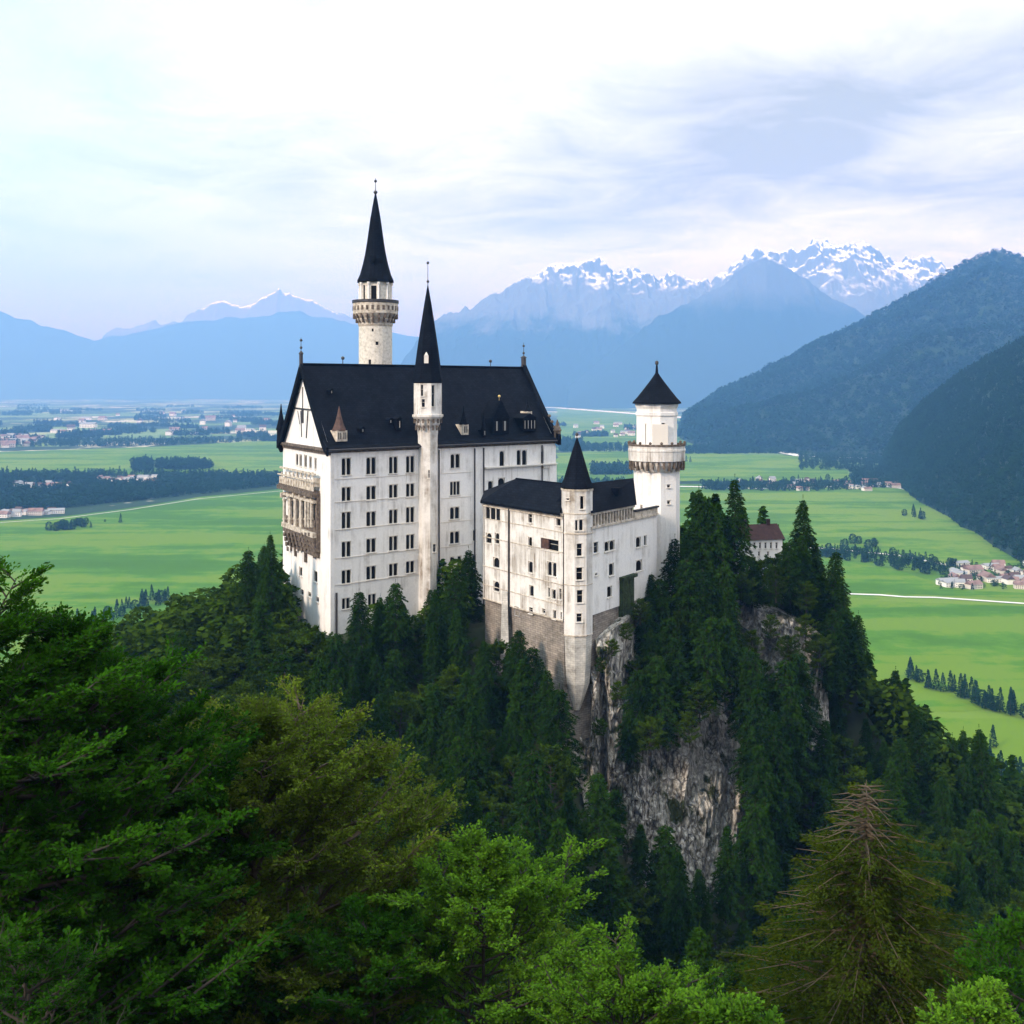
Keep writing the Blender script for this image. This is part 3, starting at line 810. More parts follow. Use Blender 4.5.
def facade(mb, pts, z0, z1, wins, owner_mats, mi=0, closed=False, wname='window', only=None):
    """vertical walls through pts, with real openings for the windows (x0, x1, y0, y1, kind) given by their picture box.
    returns window meshes to be parented by the caller"""
    out = []
    segs = [(pts[i], pts[(i + 1) % len(pts)]) for i in range(len(pts) if closed else len(pts) - 1)]
    info = []
    for A, B in segs:
        L = math.hypot(B[0] - A[0], B[1] - A[1]); u = ((B[0] - A[0]) / L, (B[1] - A[1]) / L); n = (u[1], -u[0])
        mid = ((A[0] + B[0]) / 2, (A[1] + B[1]) / 2)
        info.append([A, B, L, u, n, (n[0] * mid[0] + n[1] * mid[1]) < 0, []])
    for w in wins:
        x0, x1, y0, y1, kind = w
        cx = (x0 + x1) / 2
        best = None
        for s in info:
            if not s[5]: continue
            t, Y = hit(cx, s[0], s[1])
            if 0 <= t <= 1: best = (s, Y); break
        if best is None: continue
        s, Y = best
        t0, _ = hit(x0, s[0], s[1]); t1, _ = hit(x1, s[0], s[1])
        L = s[2]
        u0, u1 = max(0.08, t0 * L), min(L - 0.08, t1 * L)
        za, zb = H - (y1 - HY) / F * Y, H - (y0 - HY) / F * Y
        if u1 - u0 < 0.2: continue
        s[6].append((u0, u1, za, zb, kind))
    for A, B, L, u, n, vis, ops in info:
        us = sorted({0.0, L} | {o[0] for o in ops} | {o[1] for o in ops}); zs = sorted({z0, z1} | {o[2] for o in ops} | {o[3] for o in ops})
        zs = [z for z in zs if z0 <= z <= z1]
        def pt(a, z, dn=0.0): return (A[0] + u[0] * a + n[0] * dn, A[1] + u[1] * a + n[1] * dn, z)
        for i in range(len(us) - 1):
            for j in range(len(zs) - 1):
                cu, cz = (us[i] + us[i + 1]) / 2, (zs[j] + zs[j + 1]) / 2
                if any(o[0] < cu < o[1] and o[2] < cz < o[3] for o in ops): continue
                mb.quad(pt(us[i], zs[j]), pt(us[i + 1], zs[j]), pt(us[i + 1], zs[j + 1]), pt(us[i], zs[j + 1]), mi)
        for (a, b, c, d, kind) in ops:
            R = -0.45
            mb.quad(pt(a, c), pt(a, c, R), pt(a, d, R), pt(a, d), mi); mb.quad(pt(b, c, R), pt(b, c), pt(b, d), pt(b, d, R), mi)
            mb.quad(pt(a, d), pt(a, d, R), pt(b, d, R), pt(b, d), mi); mb.quad(pt(a, c, R), pt(a, c), pt(b, c), pt(b, c, R), mi)
            w = MB(); win_mesh(w, pt(a, c), u, n, b - a, d - c, kind)
            out.append(w)
    return out


WM = [M['frame'], M['glass'], M['copper']]
def add_windows(ws, parent, name='window'):
    for w in ws: w.build(name, WM, parent)


# --- main palace ---------------------------------------------------------
D1 = 230.0
PA = Vector((-.1655 * D1, D1))                       # near left corner
PB = PA + Vector((.2116, .18)) * D1                   # far right end of the long front
GV = Vector((-.0698, .1300)) * D1                     # along the gable front
PC = PA + GV; PD = PB + GV
ZE = H - 62 / F * 230                                  # eaves
ZR = H + 5.2                                            # ridge
ZB = H - 62
UF = (PB - PA).normalized(); NF = Vector((UF.y, -UF.x)); LF = (PB - PA).length
UG = (PA - PC).normalized(); NG = Vector((UG.y, -UG.x)); LG = GV.length

wins = []
for row in ([(458, 475, 'double')] * 4, [(487, 501, 'double'), (486, 500, 'double'), (484.5, 498, 'double'), (483.5, 497, 'double')],
            [(512, 528.5, 'double'), (511.5, 526, 'double'), (509.5, 523.5, 'double'), (507, 522.5, 'double')],
            [(541.5, 557, 'double'), (538.5, 552.5, 'double'), (536, 550.5, 'double'), (534.5, 549, 'double')],
            [(570, 583.5, 'double'), (566, 579.5, 'double'), (563.5, 576, 'double'), (561, 573, 'double')]):
    for (xa, xb), (ya, yb, k), sh in zip([(341.6, 351.0), (366.3, 376.0), (389, 397.8), (406, 414.5)], row, range(4)):
        if row[0][0] == 458: ya, yb = 458 - 0.7 * sh, 475 - 0.8 * sh
        wins.append((xa, xb, ya, yb, k))
wins += [(342, 350, 598, 609, 'double'), (368, 376, 594, 605, 'double')]
wins += [(450.5, 460, 454, 468, 'double'), (450, 460, 481.5, 495, 'triple'), (450, 459.5, 507, 519, 'double'), (450, 459.5, 531.5, 543.5, 'double'), (450, 454, 557, 569.5, 'single'), (457.5, 461.5, 556, 569, 'single'),
         (473, 476, 555, 568, 'single'), (473, 476, 530, 541, 'single'), (467, 470, 577, 587, 'single'),
         (499.5, 504.5, 451, 466, 'single'), (516.7, 521, 450, 465, 'single'), (522, 527, 450, 465, 'single'), (498, 505, 478, 493, 'single'), (488, 493, 481, 493, 'single'),
         (541, 545, 451, 463, 'single')]
pal = MB()
ws = facade(pal, [tuple(PA), tuple(PB)], ZB, ZE, wins, None)
gw = [(295.6, 298.2, 454, 465, 'single'), (299.2, 301.8, 454.5, 466, 'single'), (304, 306.8, 455, 467, 'single'), (309, 311.6, 456.5, 468, 'single'), (314.3, 316.5, 458, 469, 'single'),
      (299, 302.2, 567, 576, 'single'), (313.8, 317.4, 571, 582, 'single'), (300.5, 303.5, 589.5, 595, 'plain'), (308, 311, 592, 597, 'plain'), (316, 319, 597, 602, 'plain')]
loggia_lo = [(290, 317, 498, 538, 'dark')]
ws2 = facade(pal, [tuple(PC), tuple(PA)], ZB, ZE, gw + loggia_lo, None)
facade(pal, [tuple(PB), tuple(PD), tuple(PC)], ZB, ZE, [], None)
# gable triangles
gm = (PA + PC) / 2; gmr = (PB + PD) / 2
zin = 1.1
pal.add([(*PC, ZE), (*PA, ZE), (*gm, ZR - zin)], [(0, 1, 2)])
pal.add([(*PD, ZE), (*PB, ZE), (*gmr, ZR - zin)], [(1, 0, 2)])
palace = pal.build('palace_wall', M['plaster'], castle)
palace['label'] = 'tall white palace wing with rows of twin windows'
add_windows(ws + ws2, palace)


def on_front(px, py=None):
    t, Y = hit(px, PA, PB)
    return t * LF, Y


# string courses, eaves cornice, downpipes, corner pilaster
mb = MB()
for y, a, b in ((479.5, 334, 411), (502.5, 334, 411), (530, 334, 411), (558.5, 334, 411), (585, 334, 411)):
    z = H - (y - HY) / F * 231.5
    mb.obox((*(PA + UF * 1.2 + NF * -0.05), z), UF, NF, 17.2 * 1.55, 0.16, 0.16)
for y in (474, 499, 523, 548):
    t, Y = hit(441, PA, PB); z = H - (y - HY) / F * Y
    mb.obox((*(PA + UF * (t * LF) - NF * 0.05), z), UF, NF, 9.0, 0.15, 0.14)
t, Y = hit(484, PA, PB); z = H - (468.5 - HY) / F * Y
mb.obox((*(PA + UF * (t * LF) - NF * 0.05), z), UF, NF, LF * (1 - t), 0.9, 0.3)
mb.build('string_course', M['frame'], castle)
# slightly proud bay at the right end of the front
bay = MB()
t0, _ = hit(483.5, PA, PB)
# eaves cornice
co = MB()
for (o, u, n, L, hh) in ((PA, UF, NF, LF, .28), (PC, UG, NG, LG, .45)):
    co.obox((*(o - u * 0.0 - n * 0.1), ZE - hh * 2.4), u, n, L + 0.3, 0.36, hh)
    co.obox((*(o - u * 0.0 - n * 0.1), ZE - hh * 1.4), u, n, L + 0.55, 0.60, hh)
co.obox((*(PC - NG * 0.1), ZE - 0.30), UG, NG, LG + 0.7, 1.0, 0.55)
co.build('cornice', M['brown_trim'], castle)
dp = MB()
for px, z1 in ((438.5, ZE - 1), (474.2, ZE - 1), (483.2, ZE - 1), (541.5, ZE - 1), (336, ZE - 30)):
    t, Y = hit(px, PA, PB); c = PA + UF * (t * LF) + NF * 0.25
    dp = MB()
    dp.tube((*c, ZB), (*c, z1), 0.16 if px != 336 else 0.22, n=8)
    dp.build('downpipe', M['metal'], castle)
pl = MB()
pl.obox((*(PA + UF * 0.0 - NF * 0.02), ZB), UF, NF, 0.9, 0.22, ZE - 1.2 - ZB)
pl.build('pilaster', M['plaster'], castle); pl = MB()
t, Y = hit(543, PA, PB)
pl.obox((*(PA + UF * (t * LF)), H - 19.6), UF, NF, LF * (1 - t), 0.35, 19.6 + ZE - H - 1.2)
pl.build('pilaster', M['plaster'], castle); pl = MB()
pl.obox((*(PB - UF * 2.2), H - 26), UF, NF, 2.2, 0.6, 7)
pl.build('pilaster', M['plaster'], castle)

# roof ---------------------------------------------------------------------
rf = MB()
OV = 0.9
def roof_pt(s, side, end, lift=0.0):
    """s 0 eave .. 1 ridge; side 0 front 1 back; end coordinate along the front in metres"""
    base = PA + UF * end
    h = base + GV * (0.5 * s if side == 0 else 1 - 0.5 * s)
    z = ZE + (ZR - ZE) * (s ** 1.06)
    if s < 0.12: z += 0.35 * (0.12 - s) / 0.12
    return Vector((h.x, h.y, z + lift))
ends = (-1.3, LF + 0.4)
svals = [0, 0.04, 0.12, 0.3, 0.5, 0.75, 1.0]
TH = 0.55
for side in (0, 1):
    out = -GV.normalized() if side == 0 else GV.normalized()
    for i in range(len(svals) - 1):
        q = []
        for s in (svals[i], svals[i + 1]):
            for e in ends:
                p = roof_pt(s, side, e)
                if s == 0: p = p + Vector((out.x, out.y, 0)) * OV
                q.append(p)
        a, b, c, d = q[0], q[1], q[3], q[2]
        if side: a, b, c, d = b, a, d, c
        dn = Vector((0, 0, -TH))
        rf.add([a, b, c, d, a + dn, b + dn, c + dn, d + dn], [(0, 1, 2, 3), (7, 6, 5, 4), (0, 4, 5, 1), (1, 5, 6, 2), (3, 7, 4, 0)])
rf.tube(roof_pt(1, 0, ends[0], 0.1), roof_pt(1, 0, ends[1], 0.1), 0.28, n=8)
roof = rf.build('roof', M['slate'], castle)
gut = MB()
e0 = roof_pt(0, 0, ends[0]); e1 = roof_pt(0, 0, ends[1]); ou = -GV.normalized(); oo = Vector((ou.x, ou.y, 0)) * (OV + 0.12)
gut.tube(e0 + oo + Vector((0, 0, -0.35)), e1 + oo + Vector((0, 0, -0.35)), 0.22, n=8)
gut.build('gutter', M['metal'], roof)
# heavy dark barge boards at both gables
for end, nm, th, wd in ((-1.3, 'barge_board', 0.5, 1.3), (LF + 0.1, 'gable_parapet', 1.1, 1.1)):
    bb = MB()
    for side in (0, 1):
        pr = None
        for s in np.linspace(0, 1, 12):
            p = roof_pt(s, side, end)
            out = (-GV if side == 0 else GV).normalized()
            if s == 0: p = p + Vector((out.x, out.y, 0)) * 1.3 + Vector((0, 0, -.3))
            up = Vector((0, 0, 0.55 if nm == 'barge_board' else 1.35)); dn = Vector((0, 0, -wd))
            du = Vector((UF.x, UF.y, 0)) * th
            cur = [p + dn, p + dn + du, p + up + du, p + up]
            if pr: bb.add(pr + cur, [(0, 1, 5, 4), (1, 2, 6, 5), (2, 3, 7, 6), (3, 0, 4, 7)])
            else: bb.add(cur, [(0, 1, 2, 3)])
            pr = cur
    bb.build(nm, M['slate'], roof)


def finial(parent, x, y, z, h, r=0.09, balls=(0.5,), post=None):
    m_ = MB()
    if post:
        pw, ph = post
        m_.lathe((x, y), [(pw, z - 0.6), (pw, z + ph * .75), (pw * 1.25, z + ph * .78), (pw * 1.25, z + ph * .84), (pw * .35, z + ph)], 8)
        z += ph
    m_.tube((x, y, z - 0.3), (x, y, z + h), r, r * .5, 6)
    for b in balls: m_.ball((x, y, z + h * b), r * 3.2)
    return m_.build('finial', M['metal'], parent)


p = roof_pt(1, 0, -1.0); finial(roof, p.x, p.y, p.z, 3.0, 0.1, (0.25, 0.8), (0.42, 3.0))
p = roof_pt(1, 0, LF + 0.6); finial(roof, p.x, p.y, p.z + 0.8, 3.4, 0.1, (0.2, 0.75), (0.65, 2.4))
for px_ in (342.5, 490):
    for e in np.linspace(0, LF, 400):
        p = roof_pt(1, 0, e)
        if 512 + F * p.x / p.y >= px_: break
    finial(roof, p.x, p.y, p.z, 1.8, 0.13, (0.9,))
# corner pinnacle turret at the far left eave and ornaments at the right
p = Vector((PC.x, PC.y, ZE)) + Vector((NG.x, NG.y, 0)) * 0.4 - Vector((UG.x, UG.y, 0)) * 0.2
tb = MB()
tb.lathe((p.x, p.y), [(0.3, p.z - 2.2), (1.0, p.z - 0.6), (1.0, p.z + 3.0), (1.25, p.z + 3.1), (0.85, p.z + 4.6), (0.35, p.z + 7.0), (0.08, p.z + 9.2)], 8)
pt_ = tb.build('corner_pinnacle', M['slate'], roof)
p = roof_pt(0.0, 0, LF + 0.8)
tb = MB()
tb.lathe((p.x, p.y), [(0.3, p.z - 1.2), (0.85, p.z + 0.2), (0.85, p.z + 2.0), (1.1, p.z + 2.1), (0.5, p.z + 3.4), (0.1, p.z + 4.8)], 8)
for k in range(3):
    q = roof_pt(0.1 + k * 0.08, 0, LF + 1.1); tb.ball((q.x, q.y, q.z + 1.6), 0.42)
tb.build('corner_pinnacle', M['brown_trim'], roof)


# gable ornament: blind arcade of slim dark lines on the white triangle
def gpt(px, py, off=0.06):
    t, Y = hit(px, PC, PA); q = PC + (PA - PC) * t + NG * off
    return Vector((q.x, q.y, H - (py - HY) / F * Y))
gd = MB()
for a, b, r in (((303, 387), (303, 422), .16), ((294, 408), (311.5, 410), .2), ((301, 411), (302, 437), .16), ((308.3, 411), (306.6, 438), .2), ((298, 411), (300, 424), .12), ((296.5, 398), (299.5, 392), .12)):
    gd.tube(gpt(*a), gpt(*b), r, n=5)
gd.obox(gpt(301.5, 423, -0.1), UG, NG, 1.7, 0.16, 3.2)
gd.build('gable_tracery', M['metal'], palace)


# dormers ------------------------------------------------------------------
def dormer(px, s, w, hw, hr, name='dormer', wallm='plaster', roofm='slate', dep=3.0, lights=1, round_=False, knob=None):
    for e in np.linspace(0, LF, 900):
        p = roof_pt(s, 0, e)
        if 512 + F * p.x / p.y >= px: break
    c = Vector((p.x, p.y, p.z)); u = Vector((UF.x, UF.y, 0)); n = Vector((NF.x, NF.y, 0))
    b = MB()
    o = c - u * w / 2 - n * dep + n * 0.6
    b.obox(o, UF, NF, w, dep, hw, 0)
    d = b.build(name, M[wallm], roof)
    g = MB()
    for k in range(lights):
        ww = w / lights * 0.52; x = w * (k + .5) / lights - ww / 2
        g.obox(o + n * (dep - 0.05) + u * x + Vector((0, 0, hw * .2)), UF, NF, ww, 0.09, hw * .62, 0)
        g.obox(o + n * (dep + 0.02) + u * (x + ww * .42) + Vector((0, 0, hw * .2)), UF, NF, ww * .14, 0.09, hw * .62, 1)
    g.build('pane', [M['glass'], M['frame']], d) if False else g.build('dormer_window', [M['glass'], M['frame']], roof)
    r = MB()
    if round_:
        cc = c - n * (w * .5 - .6)
        r.lathe((cc.x, cc.y), [(w * .62, c.z + hw - .05), (w * .60, c.z + hw + .1), (w * .36, c.z + hw + hr * .3), (w * .17, c.z + hw + hr * .65), (0.05, c.z + hw + hr)], 10)
    else:
        ap = c + n * 0.3 + Vector((0, 0, hw + hr)); apb = ap - n * (dep - 0.3)
        f0 = o + n * (dep + .25) - u * .25 + Vector((0, 0, hw - .03)); f1 = f0 + u * (w + .5); b0 = f0 - n * (dep + .3); b1 = f1 - n * (dep + .3)
        ap = f0.lerp(f1, .5) + Vector((0, 0, hr)); apb = b0.lerp(b1, .5) + Vector((0, 0, hr))
        r.add([f0, f1, ap, b0, b1, apb], [(0, 1, 2), (0, 2, 5, 3), (1, 4, 5, 2), (0, 3, 4, 1), (3, 5, 4)])
    r.build('dormer_roof', M[roofm], roof)
    if knob:
        k_ = MB(); q = c + Vector((0, 0, hw + hr)); k_.tube(q - Vector((0, 0, .4)), q + Vector((0, 0, .8)), .07, n=5); k_.ball(q + Vector((0, 0, .9)), .34)
        k_.build('finial', M[knob], roof)
    return d


dormer(340.5, 0.10, 2.5, 2.3, 5.2, roofm='copper', wallm='trim', round_=True, lights=2)
dormer(464, 0.13, 1.7, 2.4, 4.4, wallm='trim', round_=True, lights=1)
dormer(499, 0.13, 5.0, 3.6, 4.4, wallm='slate', lights=2, dep=4.5, knob='gold')
dormer(483, 0.10, 1.0, 1.5, 5.0, wallm='slate', lights=1, round_=True, dep=2)
dormer(528, 0.15, 4.2, 3.2, 1.2, wallm='slate', lights=4, dep=4)
dormer(528, 0.22, 1.5, 3.6, 3.0, wallm='trim', lights=1, dep=2.6, round_=True)
for px_ in (350, 368, 384, 400):
    pass
dormer(361, 0.20, 0.9, 0.9, 0.5, wallm='slate', dep=1.6)
dormer(389, 0.30, 0.9, 0.9, 0.5, wallm='slate', dep=1.6)
dormer(398, 0.22, 1.0, 2.4, 0.6, wallm='slate', dep=1.9)
dormer(330, 0.66, 0.8, 0.8, 0.4, wallm='slate', dep=1.3)

# stair turret on the long front --------------------------------------------
tS, YS = hit(426.0, PA, PB)
cS = PA + UF * (tS * LF) + NF * 0.7
m2p = YS / F
def octo(c, r, n=8, rot=None):
    rot = math.radians(22.5) + math.atan2(UF.y, UF.x) if rot is None else rot
    return [(c.x + r * math.cos(rot + 2 * math.pi * k / n), c.y + r * math.sin(rot + 2 * math.pi * k / n)) for k in range(n)]
YC = cS.y
def zy(y, Y=None): return H - (y - HY) / F * (Y or YC)
def cw(pts): return pts   # counter-clockwise from above gives outward normals
st = MB()
w1 = facade(st, octo(cS, 2.25), ZB, zy(436), [(433, 436, 544, 552, 'plain'), (428, 431, 470, 478, 'plain')], None, closed=True)
w2 = facade(st, octo(cS, 3.2), zy(415), zy(383), [(420.2, 423.3, 384.5, 396, 'plain'), (431.3, 434.8, 385, 406.5, 'plain'), (421.5, 425, 399, 407, 'plain')], None, closed=True)
rot0 = math.radians(22.5) + math.atan2(UF.y, UF.x)
st.lathe(cS, [(2.25, zy(436.5)), (2.35, zy(432)), (2.3, zy(428)), (2.75, zy(424)), (2.7, zy(421)), (3.3, zy(418)), (3.55, zy(416.5)), (3.55, zy(414.4)), (3.2, zy(414.2))], 8, rot0)
stair = st.build('stair_turret', M['old_plaster'], castle)
add_windows(w1 + w2, stair)
for k in range(16):
    a = rot0 + 2 * math.pi * (k + .5) / 16
    for r, ya, yb in ((2.62, 430, 425), (2.98, 423, 418.5)):
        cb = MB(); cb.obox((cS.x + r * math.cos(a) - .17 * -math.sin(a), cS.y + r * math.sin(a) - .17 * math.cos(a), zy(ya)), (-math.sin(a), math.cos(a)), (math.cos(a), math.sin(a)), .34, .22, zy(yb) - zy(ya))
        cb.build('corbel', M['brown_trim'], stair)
sp = MB()
sp.lathe(cS, [(3.25, zy(383.2)), (3.5, zy(382.5)), (3.45, zy(379)), (3.15, zy(374)), (2.9, zy(365)), (2.45, zy(350)), (1.6, zy(325)), (0.8, zy(303)), (0.12, zy(286))], 8, rot0)
spo = sp.build('spire', M['slate'], stair)
m_ = MB(); dq = Vector((cS.x - 0.15, cS.y, 0)) + Vector((0.0, -2.5, 0))
m_.obox((dq.x - .45, dq.y + .1, zy(363.5)), (1, 0), (0, -1), 0.95, 0.55, 1.7); m_.lathe((dq.x + .02, dq.y - .15), [(.62, zy(363.5) + 1.7), (.05, zy(363.5) + 2.5)], 4, math.pi / 4)
m_.build('lucarne', M['frame'], stair)
finial(stair, cS.x, cS.y, zy(287), 5.5, 0.1, (0.22, 0.98))

# round keep tower behind the roof ------------------------------------------
cT = Vector(((375.5 - 512) / F * 273, 273.0)); YC = cT.y; q_ = YC / F
def ring(c, r, n, rot=0.0): return [(c.x + r * math.cos(rot + 2 * math.pi * k / n), c.y + r * math.sin(rot + 2 * math.pi * k / n)) for k in range(n)]
tw = MB()
w1 = facade(tw, ring(cT, 16.6 * q_, 28, 0.1), H - 55, zy(325), [(370.3, 373.6, 328.5, 331.5, 'dark'), (375.6, 378.6, 341.5, 345, 'dark'), (368.5, 373, 359.5, 364, 'dark')], None, closed=True)
w2 = facade(tw, ring(cT, 15.6 * q_, 10, math.radians(-90 + 18)), zy(303), zy(283), [(371.0, 376.5, 285.5, 301, 'dark'), (378.8, 380.4, 285, 301, 'plain'), (363, 365.2, 285, 301, 'plain'), (386, 388.8, 286, 301, 'dark')], None, closed=True)
keep = tw.build('round_tower', M['tower_stone'], castle)
add_windows(w1 + w2, keep)
g = MB()
g.lathe(cT, [(16.6 * q_, zy(327)), (17.4 * q_, zy(325)), (17.4 * q_, zy(323.5)), (19.6 * q_, zy(319.5)), (19.2 * q_, zy(319)), (22 * q_, zy(314.8)), (22.6 * q_, zy(314)), (22.6 * q_, zy(304)), (22.2 * q_, zy(303.5)), (21.4 * q_, zy(303.5)), (21.4 * q_, zy(307)), (15 * q_, zy(307))], 32, cap=False)
gal = g.build('gallery', M['trim'], keep)
g = MB()
for k in range(22):
    a = 2 * math.pi * (k + .5) / 22
    er = (math.cos(a), math.sin(a)); et = (-math.sin(a), math.cos(a))
    for r0, dd, ya, yb in ((17.2, 2.6, 323, 317.5), (19.8, 2.7, 319, 314.5)):
        g = MB(); g.obox((cT.x + er[0] * r0 * q_ - et[0] * .22, cT.y + er[1] * r0 * q_ - et[1] * .22, zy(ya)), et, er, .44, dd * q_, zy(yb) - zy(ya))
        g.build('corbel', M['brown_trim'], keep)
g = MB()
for k in range(26):
    a = 2 * math.pi * (k + .5) / 26; er = (math.cos(a), math.sin(a)); et = (-math.sin(a), math.cos(a))
    g = MB(); g.obox((cT.x + er[0] * 22.5 * q_ - et[0] * .3, cT.y + er[1] * 22.5 * q_ - et[1] * .3, zy(311)), et, er, .6, .08, 1.1)
    g.build('parapet_panel', M['brown_trim'], keep)
g = MB(); g.lathe(cT, [(22.2 * q_, zy(303.6)), (23.3 * q_, zy(303.3)), (23.3 * q_, zy(300.6)), (22.2 * q_, zy(300.6)), (21.4 * q_, zy(303))], 32, cap=False); g.build('parapet_rail', M['metal'], keep)
g = MB()
for k in range(10):
    a = math.radians(-90 + 18) + 2 * math.pi * k / 10
    g = MB(); g.lathe((cT.x + 15.9 * q_ * math.cos(a), cT.y + 15.9 * q_ * math.sin(a)), [(.42, zy(303)), (.42, zy(301.5)), (.24, zy(301)), (.24, zy(286)), (.42, zy(285)), (.42, zy(283))], 8)
    g.build('column', M['plaster'], keep)
g = MB()
g.lathe(cT, [(16 * q_, zy(283)), (18.3 * q_, zy(282.6)), (18.1 * q_, zy(280.5)), (15.6 * q_, zy(275)), (12.8 * q_, zy(265)), (10.4 * q_, zy(254)), (8.6 * q_, zy(243)), (5.4 * q_, zy(220)), (2.3 * q_, zy(202)), (0.5 * q_, zy(193))], 24)
g.build('spire', M['slate'], keep)
g = MB(); g.obox((cT.x - 1.0, cT.y - 12.6 * q_ - .2, zy(264)), (1, 0), (0, -1), 1.1, .5, 1.5); g.build('lucarne', M['slate'], keep)
finial(keep, cT.x, cT.y, zy(194), 4.0, 0.12, (0.12, 0.8))
m_ = MB(); m_.ball((cT.x, cT.y, zy(192.3)), 0.5); m_.build('orb', M['metal'], keep)

# gable balcony and loggia ----------------------------------------------------
def gal_pt(px, py, off): return gpt(px, py, off)
bal = MB()
def gbox(m_, x0, x1, y0, y1, d0, d1, mi=0):
    t0, Ya = hit(x0, PC, PA); t1, Yb = hit(x1, PC, PA); Ym = (Ya + Yb) / 2
    o = PC + (PA - PC) * t0 + NG * d0
    m_.obox((o.x, o.y, H - (y1 - HY) / F * Ym), UG, NG, (t1 - t0) * LG, d1 - d0, (y1 - y0) / F * Ym, mi)
gbox(bal, 284.5, 320.5, 488.5, 492.5, -.1, 1.9)
gbox(bal, 285.5, 320, 486.5, 488.5, -.1, 1.7)
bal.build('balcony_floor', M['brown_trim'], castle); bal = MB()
gbox(bal, 285.5, 320, 479.5, 486.5, 1.40, 1.5)
gbox(bal, 285.5, 286.6, 478, 486.5, 0, 1.4); gbox(bal, 319, 320, 478, 486.5, 0, 1.4)
gbox(bal, 284.8, 320.5, 476.8, 478, 1.3, 1.75)
for k in range(13):
    x = 286.5 + k * 2.6
    gbox(bal, x, x + .9, 479, 486, 1.5, 1.65)
for k in range(6):
    x = 287 + k * 6
    gbox(bal, x, x + 1.6, 492.5, 497, 0, 1.7 - .1 * (k % 2))
bo = bal.build('balcony', M['trim'], castle)
bo['label'] = 'weathered stone balcony on the gable front'
lw = MB()
for k in range(9):
    x = 287 + k * 3.9
    gbox(lw, x, x + .8, 471.5, 477, 1.2, 1.45)
gbox(lw, 286, 321, 469.6, 471.4, 1.1, 1.55)
lw.build('balustrade', M['trim'], bo)
lg = MB()
gbox(lg, 288, 320, 496, 498.5, -.1, 1.5)
for x, w in ((288.4, 1.5), (293.6, 2.3), (299.2, 2.2), (304.8, 2.2), (310.2, 1.6), (313.4, 1.1), (316.2, 1.2)):
    gbox(lg, x, x + w, 498.5, 527, 0.9, 1.35)
    gbox(lg, x - .3, x + w + .3, 498.5, 500.3, 0.85, 1.42); gbox(lg, x - .3, x + w + .3, 518, 519.5, 0.85, 1.42)
gbox(lg, 288, 320, 527, 531.5, -.1, 1.6)
lo = lg.build('loggia', M['trim'], castle)
lo['label'] = 'two storey columned loggia below the balcony'
lp = MB()
gbox(lp, 288.5, 319.5, 519.5, 527, 0.75, 0.88)
for k in range(14): gbox(lp, 289 + k * 2.25, 290.1 + k * 2.25, 519.8, 526.6, 0.9, 1.05)
lp.build('loggia_parapet', M['brown_trim'], lo)
ls = MB()
gbox(ls, 318.6, 320.6, 496, 552, -.1, .8)
for k, (a, b, d) in enumerate(((531.5, 536, 1.5), (536, 541, 1.25), (541, 546, 1.0), (546, 551, .7))):
    gbox(ls, 289 + k * .5, 320, a, b, -.1, d)
    for j in range(8): gbox(ls, 290.3 + j * 3.6, 291.8 + j * 3.6, a + .6, b - .4, d, d + .22)
gbox(ls, 306, 307.4, 551, 562, 0, .5); gbox(ls, 315, 316.6, 551, 558, 0, .5); gbox(ls, 296, 297, 551, 556, 0, .45)
ls.build('loggia_corbelling', M['brown_trim'], lo)

# --- lower wing (left of the corner turret) --------------------------------
def PXY(px, Y): return Vector(((px - 512) / F * Y, Y))
K0 = PXY(483, 226.5); K1 = PXY(509, 218.5); K2 = PXY(563, 204.0)
K0b = PXY(484.5, 249); K2b = PXY(566, 222)
ZK = H - 23.3; ZKB = H - 43.3
kw = MB()
wins = [(485.7, 491.6, 533, 543, 'single'), (494.7, 499.3, 533, 543.5, 'single'), (493, 499.3, 557.5, 567.5, 'single'), (493.3, 499.3, 581.3, 591.3, 'single'),
        (485.5, 500, 508, 519.5, 'dark'),
        (528, 532, 537, 547.3, 'single'), (528, 532.7, 561.3, 572.6, 'single'), (529.3, 533.7, 585.4, 596, 'single'), (529, 532.8, 607.3, 613.6, 'plain'),
        (541, 558.5, 539, 550.5, 'shutter'), (547.2, 556.4, 562, 576, 'double'), (551.8, 555.8, 589.4, 598.8, 'single'), (547.8, 550, 587.5, 597, 'plain'), (559, 561.4, 588.5, 599.5, 'plain'),
        (553, 556, 610, 619, 'single'), (542, 545.2, 608.6, 613.3, 'plain'), (528, 532, 514, 522.6, 'plain'), (556, 560.6, 515, 525.6, 'plain'), (514.2, 518.6, 606.5, 616, 'dark'), (560.3, 562, 612, 619, 'plain')]
w1 = facade(kw, [tuple(K0), tuple(K1), tuple(K2)], ZKB, ZK, wins, None)
facade(kw, [tuple(K2), tuple(K2b), tuple(K0b), tuple(K0)], ZKB, ZK, [], None)
lower = kw.build('lower_wing_wall', M['old_plaster'], castle)
lower['label'] = 'lower wing with weathered plaster and small windows'
add_windows(w1, lower)
# loggia piers in the top opening
lp = MB()
t, Y = hit(485.5, K0, K1); u = (K1 - K0).normalized(); n = Vector((u.y, -u.x)); L01 = (K1 - K0).length
for px in (490, 495.5):
    t, Y = hit(px, K0, K1); q = K0 + (K1 - K0) * t
    lp = MB(); lp.lathe((q - n * .15), [(.2, H - (519.5 - HY) / F * Y), (.14, H - (518 - HY) / F * Y), (.14, H - (510 - HY) / F * Y), (.25, H - (508 - HY) / F * Y)], 8)
    lp.build('column', M['frame'], lower)
